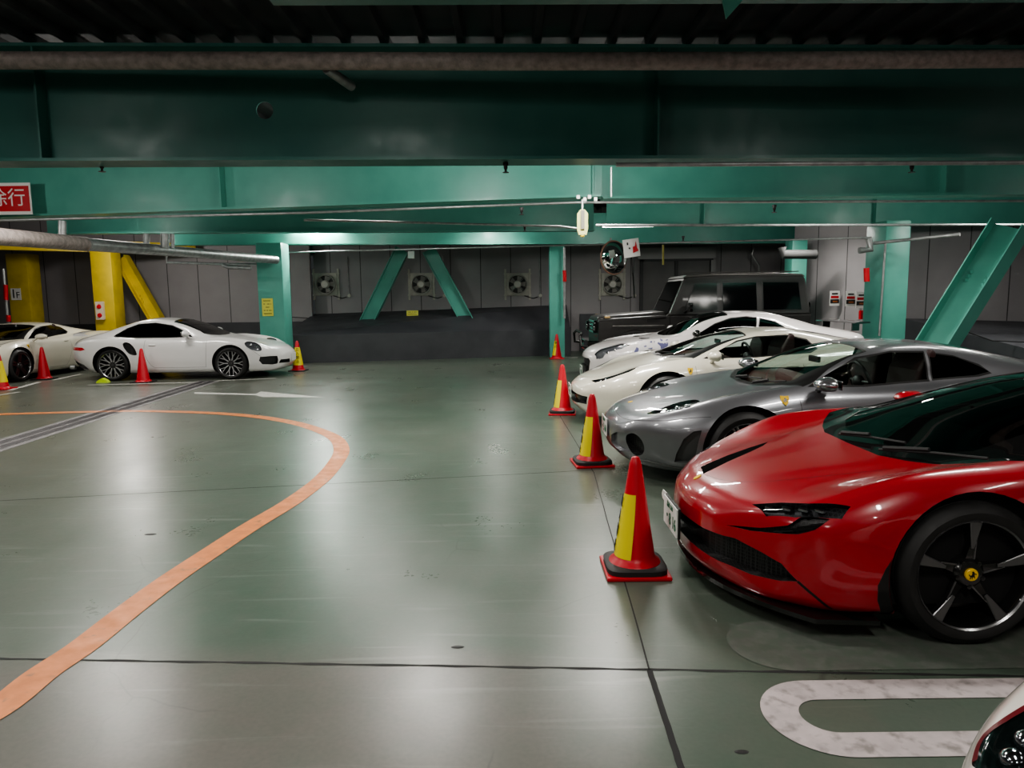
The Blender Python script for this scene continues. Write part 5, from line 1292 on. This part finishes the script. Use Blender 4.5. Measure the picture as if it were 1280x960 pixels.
# ------------------------------------------------------------------ white grand tourer with boxy cabin
WP2 = paint('paint_pearl', (.70, .665, .655), 0, .3)
rows_gt = [
(0.00,.24,.50,.28,.62,.42,.64,.56,.58,.64,.34,.67,.68),
(0.05,.18,.64,.22,.76,.42,.77,.60,.68,.70,.42,.72,.73),
(0.18,.15,.76,.19,.87,.42,.86,.64,.76,.77,.48,.78,.79),
(0.45,.14,.84,.18,.93,.44,.92,.70,.80,.85,.52,.845,.85),
(0.80,.14,.88,.18,.95,.46,.94,.74,.82,.90,.56,.89,.90),
(1.10,.14,.89,.18,.95,.48,.93,.77,.82,.93,.60,.925,.935),
(1.35,.14,.88,.18,.935,.50,.91,.80,.81,.95,.62,.965,.975),
(1.60,.14,.87,.18,.92,.52,.90,.82,.79,.96,.62,1.05,1.07),
(1.95,.14,.87,.18,.915,.52,.89,.84,.76,.965,.60,1.22,1.275),
(2.30,.14,.87,.18,.915,.52,.89,.85,.74,.97,.57,1.30,1.355),
(2.65,.14,.87,.18,.92,.52,.895,.86,.73,.975,.55,1.32,1.37),
(3.05,.14,.87,.18,.935,.52,.915,.87,.74,.98,.53,1.30,1.355),
(3.50,.14,.88,.18,.95,.53,.93,.89,.78,.99,.50,1.20,1.26),
(3.90,.15,.88,.19,.95,.54,.93,.90,.80,1.0,.50,1.10,1.13),
(4.30,.18,.84,.24,.93,.55,.91,.90,.78,1.0,.50,1.04,1.05),
(4.55,.26,.74,.32,.88,.55,.86,.86,.74,.97,.46,1.0,1.0),
(4.65,.34,.62,.4,.82,.55,.82,.80,.70,.92,.40,.95,.95)]
def gt_after(s, root):
    side_seams(s, root, 1.45, 2.75, .26, .93, .94, DGAP); handle(s, root, 2.5, .93, .80, WP2)
    for sd in (-1, 1): mirror(root, 1.74, sd*.83, 1.02, sd, BLKG if sd < 0 else WP2, L=.20, hh=.065, ww=.09)
    s.seam([[(.12, 0, .76), (.2, -.35, .77), (.5, -.55, .85), (1.25, -.68, .95)], [(.12, 0, .76), (.2, .35, .77), (.5, .55, .85), (1.25, .68, .95)]], DGAP, root, w=.005)
    lamp_bulbs(s, root, ((.30, .78, .72), (.42, .82, .76)), .035)
    # hood scoops
    for sd in (-1, 1):
        p, n = s.near((1.0, sd*.36, .93), -.001); MB().prism([(-.1, -.03), (.02, -.09), (.1, -.09), (.06, .05), (-.05, .03)], p, (1, 0, 0), (0, sd, 0), (0, 0, .012)).build('hood_vent', RUB, root)
    plate_obj(root, -.06, 0, .36, -PI/2, '・4 80', small='品川 300')
    MB().lathe([(0, .0), (.05, .0), (.06, .02)], (-.01, -.62, .28), axis='x', n=16).build('marker_lamp', REDP, root)
    # rear wing
    P = [(0, 0), (.10, .03), (.26, .03), (.27, 0), (.1, -.01)]
    w = MB(); vs = []; m_ = 5
    for i in range(13):
        y = -.75+1.5*i/12; vs += [(4.36+p[0], y, 1.15+p[1]) for p in P]
    w.add(vs, [(i*m_+j, i*m_+(j+1) % m_, (i+1)*m_+(j+1) % m_, (i+1)*m_+j) for i in range(12) for j in range(m_)]+[tuple(range(m_)), tuple(range(60, 65))]); w.build('rear_wing', BLKG, root, smooth=True, angle=40)
    for y in (-.55, .55): MB().box((4.48, y, 1.09), (.12, .03, .14)).build('wing_strut', BLKG, root)
    # patterned cloth panel taped on the far flank of the bonnet, flowered: white with blue grey blots
    m = noisy('flower_cloth', (.66, .64, .66), (.10, .10, .22), 9, (.5, .6), lo=.535, hi=.56, detail=3)
    for loop in ([(.70, -.94, .73), (.74, -.93, .80), (.77, -.80, .87), (.79, -.60, .885), (.90, -.60, .90), (.99, -.62, .915), (1.02, -.84, .905), (1.02, -.93, .84), (1.01, -.945, .79), (.85, -.945, .76)],
                 [(1.04, -.945, .79), (1.045, -.93, .84), (1.05, -.84, .905), (1.06, -.68, .92), (1.18, -.72, .93), (1.31, -.80, .92), (1.30, -.90, .85), (1.24, -.935, .75), (1.14, -.945, .775)]):
        s.patch(loop, m, root, 'patterned_film', off=.004)
GT = dict(name='grand_tourer', label='white grand tourer with flowery film on its front wing, in front of the black off-roader', rows=rows_gt, loc=(1.28, 12.45, 0), paint=WP2,
    body=dict(dx=.02, fc=.36, fp=2.4, fl=1.0, nose=.04), fx=1.0, rx=3.78, Rf=.355, rim=.265, hw=.94, style='ten', gap=.05,
    zbelt=.97, ws=dict(front=[(1.30, 0), (1.33, .28), (1.41, .52), (1.52, .62)], xb=2.30), side=[dict(poly=[(1.74, .985), (2.10, 1.16), (2.37, 1.25), (2.62, 1.275), (2.80, 1.26), (2.74, 1.01)]), dict(poly=[(2.86, 1.25), (3.10, 1.19), (3.28, 1.08), (3.30, 1.02), (2.80, 1.01)], gl=GL_BLACK, name='quarter_window')], glw=GL_DARK, gls=GL_DARK,
    cuts=[dict(poly=[(.11, -.55), (.22, -.56), (.42, -.68), (.66, -.85), (.52, -.865), (.40, -.83), (.23, -.74), (.14, -.64)], ax=(0, 1), cond=lambda c, n: n.z > .03 and c.z > .6, mirror=True, sided=True, name='headlight', m=mat('lamp_dark', (0, 0, 0)), depth=.03, lens=True),
          dict(poly=[(-.001, .60), (.44, .60), (.50, .56), (.46, .40), (.40, .28), (-.001, .26)], ax=(1, 2), cond=lambda c, n: c.x < .6 and n.x < -.05, mirror=True, name='front_grille', m=MESHB, depth=.06),
          dict(poly=[(.62, .24), (.66, .38), (.80, .38), (.84, .26)], ax=(1, 2), cond=lambda c, n: c.x < .6 and n.x < -.05, mirror=True, sided=True, name='front_intake', m=MESHB, depth=.05)],
    cabin=(1.6, 3.0), zdash=.95, seatx=2.35, rear=[(3.1, 0), (3.1, .42), (3.85, .40), (3.9, 0)], after=gt_after)
gt, gt_s = make_car(GT)

# ------------------------------------------------------------------ corner of a white car at the lower right
CORN = dict(name='sports_car', label='white car at the lower right corner, only its dark headlamp corner showing', rows=rows_cr, loc=(.87, .95, 0), paint=paint('paint_offwhite', (.70, .66, .61), 0, .3),
    body=dict(dx=.0125, seg=10, fc=.42, fp=2.2, fl=1.2, nose=.045), fx=1.06, rx=3.71, Rf=.338, rim=.255, hw=.962, style='ten', gap=.045,
    zbelt=.88, ws=dict(front=[(1.38, 0), (1.41, .28), (1.50, .52), (1.60, .60)], xb=2.15), side=[dict(x0=1.76, x1=2.85)], glw=GL_DARK, gls=GL_DARK,
    cuts=[dict(poly=[(.187, .565), (.205, .60), (.24, .635), (.31, .66), (.42, .685), (.60, .70), (.62, .62), (.45, .50), (.28, .42), (.19, .48)], smooth=True, ax=(0, 1), cond=lambda c, n: n.z > .05 and c.z > .45, mirror=True, sided=True, name='headlight', m=mat('lamp_green_black', (.01, .018, .016), .15), depth=.03, lens=True)], interior=False,
    after=lambda s, root: (lamp_bulbs(s, root, ((.27, .56, .58), (.33, .60, .60)), .03), s.seam([[(.20, .585, .56), (.25, .64, .575), (.33, .665, .61), (.45, .69, .65)]], mat('lamp_maroon', (.12, .01, .015), .3), root, w=.016, name='lamp_edge')))
corner, corner_s = make_car(CORN)
# ------------------------------------------------------------------ boxy black off-roader
MB_ = mat('paint_matte_black', (.020, .018, .0175), .42, 0, .25)
def suv():
    r = empty('off_road_car', (1.62, 15.0, 0)); r.scale = (.98, 1, 1.055); tag(r, 'boxy matte black off-roader against the back wall', 'car')
    W = .88; FX, RX, R = .86, 3.71, .39
    def bev(o, w=.02, seg=3):
        m = o.modifiers.new('b', 'BEVEL'); m.width = w; m.segments = seg; m.limit_method = 'ANGLE'; m.angle_limit = .6; return o
    # lower body side profile with wheel cut outs
    def archpts(cx, r_=.47): return [(cx-r_+.0, .50)]+[(cx+r_*math.cos(a), .40+r_*math.sin(a)*.98) for a in [PI-(PI*k/12) for k in range(1, 12)]]+[(cx+r_, .50)]
    P = [(.10, .55)]+archpts(FX)+[(FX+.48, .42), (RX-.48, .42)]+archpts(RX)+[(4.40, .50), (4.42, 1.18), (1.52, 1.18), (1.50, 1.17), (.12, 1.08)]
    bev(MB().prism(P, (0, -W, 0), (1, 0, 0), (0, 0, 1), (0, 2*W, 0)).build('body', MB_, r), .02)
    # bonnet
    vs = []; 
    B = MB(); B.prism([(.10, 1.07), (.13, 1.16), (.25, 1.185), (1.52, 1.255), (1.54, 1.15)], (0, -.68, 0), (1, 0, 0), (0, 0, 1), (0, 1.36, 0)); bev(B.build('bonnet', MB_, r), .03)
    for sd in (-1, 1):
        F = MB(); F.prism([(.10, 1.06), (.14, 1.13), (1.50, 1.19), (1.50, 1.1)], (0, sd*.78-.10, 0), (1, 0, 0), (0, 0, 1), (0, .20, 0)); bev(F.build('front_wing', MB_, r), .025)
        MB().box((.30, sd*.80, 1.165), (.11, .07, .045), bev=.015).build('indicator_lamp', mat('indicator_amber', (.55, .38, .18), .25, coat=1), r)
        # arch flares
        for cx in (FX, RX):
            n = 18; v = []
            for k in range(n+1):
                a = -.15+(PI+.3)*k/n; c, s_ = math.cos(a), math.sin(a)
                for rr, yy in ((.455, W-.02), (.455, W+.055), (.50, W+.05), (.53, W-.01)): v.append((cx+rr*c, sd*yy, .41+rr*s_))
            MB().add(v, [(4*i+j, 4*i+j+1, 4*i+4+j+1, 4*i+4+j) for i in range(n) for j in range(3)]).build('wheel_arch_flare', MB_, r, smooth=True, angle=50)
        MB().box((2.28, sd*(W+.02), .43), (1.85, .16, .06), bev=.02).build('side_step', mat('step_black', (.02, .02, .02), .4), r)
        MB().box((2.35, sd*(W+.006), .97), (3.7, .016, .045), bev=.006).build('side_moulding', MB_, r)
        MB().box((.92, sd*(W+.016), 1.0), (1.05, .01, .018)).build('chrome_strip', mat('chrome_trim', (.45, .44, .43), .2, .9), r)
        MB().box((2.05, sd*(W+.016), .99), (1.0, .01, .014)).build('chrome_strip', mat('chrome_trim', (0, 0, 0)), r)
        MB().box((1.22, sd*(W+.004), 1.09), (.26, .01, .06)).build('wing_vent', RUB, r)
        MB().box((.06, sd*.66, .96), (.03, .20, .20), bev=.01).build('headlight_surround', BLKG, r)
        MB().lathe([(0, -.03), (.09, -.02), (.10, 0), (.10, .02)], (.05, sd*.66, .96), axis='x', n=24).build('headlight', mat('lamp_chrome', (0, 0, 0)), r, smooth=True)
    # cabin: greenhouse loft with slightly leaning sides
    zb_, zt = 1.17, 1.90; wb, wt = W-.02, .74
    prof = [(1.52, zb_), (1.86, zt-.03), (1.95, zt+.01), (2.4, zt+.035), (3.6, zt+.035), (4.26, zt+.01), (4.33, zt-.05), (4.42, zb_)]
    cage = MB(); vs = []
    for x, z in prof:
        t = (z-zb_)/(zt-zb_); w = wb+(wt-wb)*min(t, 1); vs += [(x, -w, z), (x, w, z)]
    n = len(prof); cage.add(vs, [tuple(2*i for i in range(n)), tuple(2*i+1 for i in reversed(range(n)))]+[(2*i, 2*((i+1) % n), 2*((i+1) % n)+1, 2*i+1) for i in range(n)])
    c = bev(cage.build('cabin', MB_, r), .04, 4)
    RF = MB(); RF.prism([(1.84, zt-.02), (1.93, zt+.035), (2.4, zt+.06), (3.7, zt+.06), (4.28, zt+.03), (4.34, zt-.02)], (0, -.735, 0), (1, 0, 0), (0, 0, 1), (0, 1.47, 0)); bev(RF.build('roof', mat('roof_grey', (.10, .095, .09), .3, .3, .6), r), .03)
    # windows on leaning sides
    def yat(z): return wb+(wt-wb)*(z-zb_)/(zt-zb_)
    for sd in (-1, 1):
        for nm, poly, g in (('front_door_window', [(1.86, 1.27), (2.08, 1.76), (2.42, 1.78), (2.52, 1.78), (2.52, 1.27)], GL_DARK), ('rear_door_window', [(2.64, 1.27), (2.64, 1.78), (3.32, 1.78), (3.32, 1.27)], GL_BLACK), ('load_bay_window', [(3.46, 1.27), (3.46, 1.78), (4.17, 1.77), (4.22, 1.27)], GL_BLACK)):
            mb = MB(); k = len(poly); cx = sum(p[0] for p in poly)/k; cz = sum(p[1] for p in poly)/k
            out = [(cx+(x-cx)*1.05, cz+(z-cz)*1.07) for x, z in poly]
            mb.add([(x, sd*(yat(z)+.012), z) for x, z in out]+[(x, sd*(yat(z)-.01), z) for x, z in out], [tuple(range(k)), tuple(range(2*k-1, k-1, -1))]+[(i, (i+1) % k, k+(i+1) % k, k+i) for i in range(k)])
            f = mb.build('window_frame', RUB, r)
            mb = MB(); mb.add([(x, sd*(yat(z)+.017), z) for x, z in poly], [tuple(range(k))]); mb.build('window_pane', mat('pane_black', (.004, .004, .005), .08, spec=.35) if nm != 'front_door_window' else mat('pane_dark', (.022, .027, .025), .08, spec=.5), f)
    # windscreen
    mb = MB(); mb.add([(1.53, -.74, 1.22), (1.53, .74, 1.22), (1.83, .66, 1.83), (1.83, -.66, 1.83)], [(0, 1, 2, 3)]); mb.build('windscreen', mat('pane_black', (0, 0, 0)), r)
    for sd in (-1, 1): MB().tube([(1.50, sd*.86, 1.18), (1.56, sd*.85, 1.22), (1.84, sd*.745, 1.82)], .012, 6).build('pillar_strip', mat('chrome_trim', (0, 0, 0)), r)
    s_ = MB(); 
    L = []
    for sd in (-1, 1):
        for x in (1.56, 2.58, 3.39):
            s_.box((x, sd*(W+.004), .86), (.012, .008, .62))
    s_.build('door_gap', DARK, r)
    for sd in (-1, 1):
        for x in (2.46, 3.28): MB().box((x, sd*(W+.03), 1.10), (.16, .03, .03), bev=.01).build('door_handle', BLKG, r)
        mb = MB(); mb.box((1.92, sd*(W+.14), 1.33), (.10, .20, .17), bev=.035); o = mb.build('door_mirror', BLKG, r, smooth=True); MB().tube([(1.86, sd*(W-.03), 1.24), (1.9, sd*(W+.07), 1.28)], .025, 8).build('mirror_arm', BLKG, o)
    # grille, bumpers
    g = MB().box((.085, 0, .97), (.03, .92, .25), bev=.01).build('front_grille', BLKG, r)
    for k in range(3): MB().box((.065, 0, .90+.07*k), (.02, .86, .02)).build('grille_bar', mat('step_black', (0, 0, 0)), g)
    bp = MB(); bp.prism([(-.10, -.80), (-.13, -.4), (-.13, .4), (-.10, .80), (0.10, .90), (.22, .90), (.22, -.90), (.10, -.90)], (0, 0, .52), (1, 0, 0), (0, 1, 0), (0, 0, .20)); bev(bp.build('front_bumper', BLKG, r), .03)
    MB().tube([(-.05, -.80, .60), (-.22, -.76, .62), (-.24, -.70, .80), (-.20, -.50, .86), (-.20, .50, .86), (-.24, .70, .80), (-.22, .76, .62), (-.05, .80, .60)], .028, 10).build('bull_bar', mat('bar_black', (.04, .04, .04), .25, .5), r, smooth=True)
    bev(MB().box((4.46, 0, .62), (.20, 1.72, .20)).build('rear_bumper', BLKG, r), .03)
    # spare wheel
    sp_ = MB().lathe([(0, .0), (.30, .0), (.345, .03), (.36, .10), (.355, .19), (.33, .22), (0, .22)], (4.44, .05, 1.13), axis='x', n=40).build('spare_wheel_cover', BLKG, r, smooth=True)
    MB().lathe([(.362, .03), (.372, .05), (.372, .16), (.362, .18)], (4.44, .05, 1.13), axis='x', n=40).build('cover_ring', mat('chrome_trim', (0, 0, 0)), sp_, smooth=True)
    MB().box((4.42, -.70, 1.35), (.05, .12, .10), bev=.01).build('rear_hinge', BLKG, r)
    MB().tube([(1.85, -.70, 1.98), (4.2, -.70, 1.98)], .012, 6).build('roof_rail', mat('roof_grey', (0, 0, 0)), r)
    MB().box((2.2, 0, .56), (4.0, 1.3, .2)).build('chassis', DARK, r)
    for cx in (FX, RX):
        for sd in (-1, 1): wheel(r, cx, sd*(W-.10), R, .27, .27, 'dark', sd)
    return r
off_road = suv()
LS = [
 # x, y, z, down power, rz, bare tube power
 (-1.1, 8.35, 3.42, 50, 0, 62), (1.2, 8.35, 3.42, 60, 0, 66), (-5.0, 8.35, 3.42, 45, 0, 60), (-8.2, 8.6, 3.42, 45, 0, 60),
 (5.5, 8.3, 3.42, 20, 0, 5), (9.5, 8.3, 3.42, 35, 0, 16),
 (-2.6, 12.4, 3.4, 45, 0, 3), (-3.2, 15.4, 3.42, 20, 0, 45), (1.5, 12.0, 3.4, 35, 0, 40), (5.5, 11.3, 3.4, 55, 0, 30), (-7.4, 13.4, 3.4, 45, 0, 12), (-11.5, 13.0, 3.4, 40, 0, 40), (8.6, 12.0, 3.45, 40, 0, 45),
 (-4.9, 18.3, 3.45, 55, 0, 150), (2.8, 17.2, 3.3, 45, 0, 30), (6.6, 16.8, 3.3, 45, 0, 25), (-9.5, 17.4, 3.35, 20, 0, 110), (-.4, 18.2, 3.45, 20, 0, 30),
 (-1.2, 4.6, 3.95, 55, 0, 13), (3.6, 4.6, 3.95, 55, 0, 6), (-4.8, 4.6, 3.95, 60, 0, 15), (7.6, 4.6, 3.95, 45, 0, 3),
 (1.0, .2, 3.6, 55, PI/2, 6), (-2.6, .4, 3.6, 50, PI/2, 6), (4.6, .6, 3.6, 22, PI/2, 0), (-6.4, .4, 3.6, 40, PI/2, 6),
 (0.5, -4.2, 3.6, 55, PI/2, 12), (-5, -4.2, 3.6, 50, PI/2, 12), (5, -4.2, 3.6, 30, PI/2, 8),
]
for x, y, z, p_, rz, om in LS: lamp(x, y, z, p_, rz=rz, omni=om)
w = bpy.data.worlds.new('world'); bpy.context.scene.world = w; w.use_nodes = True
w.node_tree.nodes['Background'].inputs[0].default_value = (.5, .55, .55, 1); w.node_tree.nodes['Background'].inputs[1].default_value = .05
sc = bpy.context.scene
sc.view_settings.view_transform = 'AgX'; sc.view_settings.look = 'AgX - Medium High Contrast'; sc.view_settings.exposure = 0.2
sc.cycles.use_denoising = True; sc.cycles.max_bounces = 8; sc.cycles.transparent_max_bounces = 12
sc.cycles.sample_clamp_indirect = 6
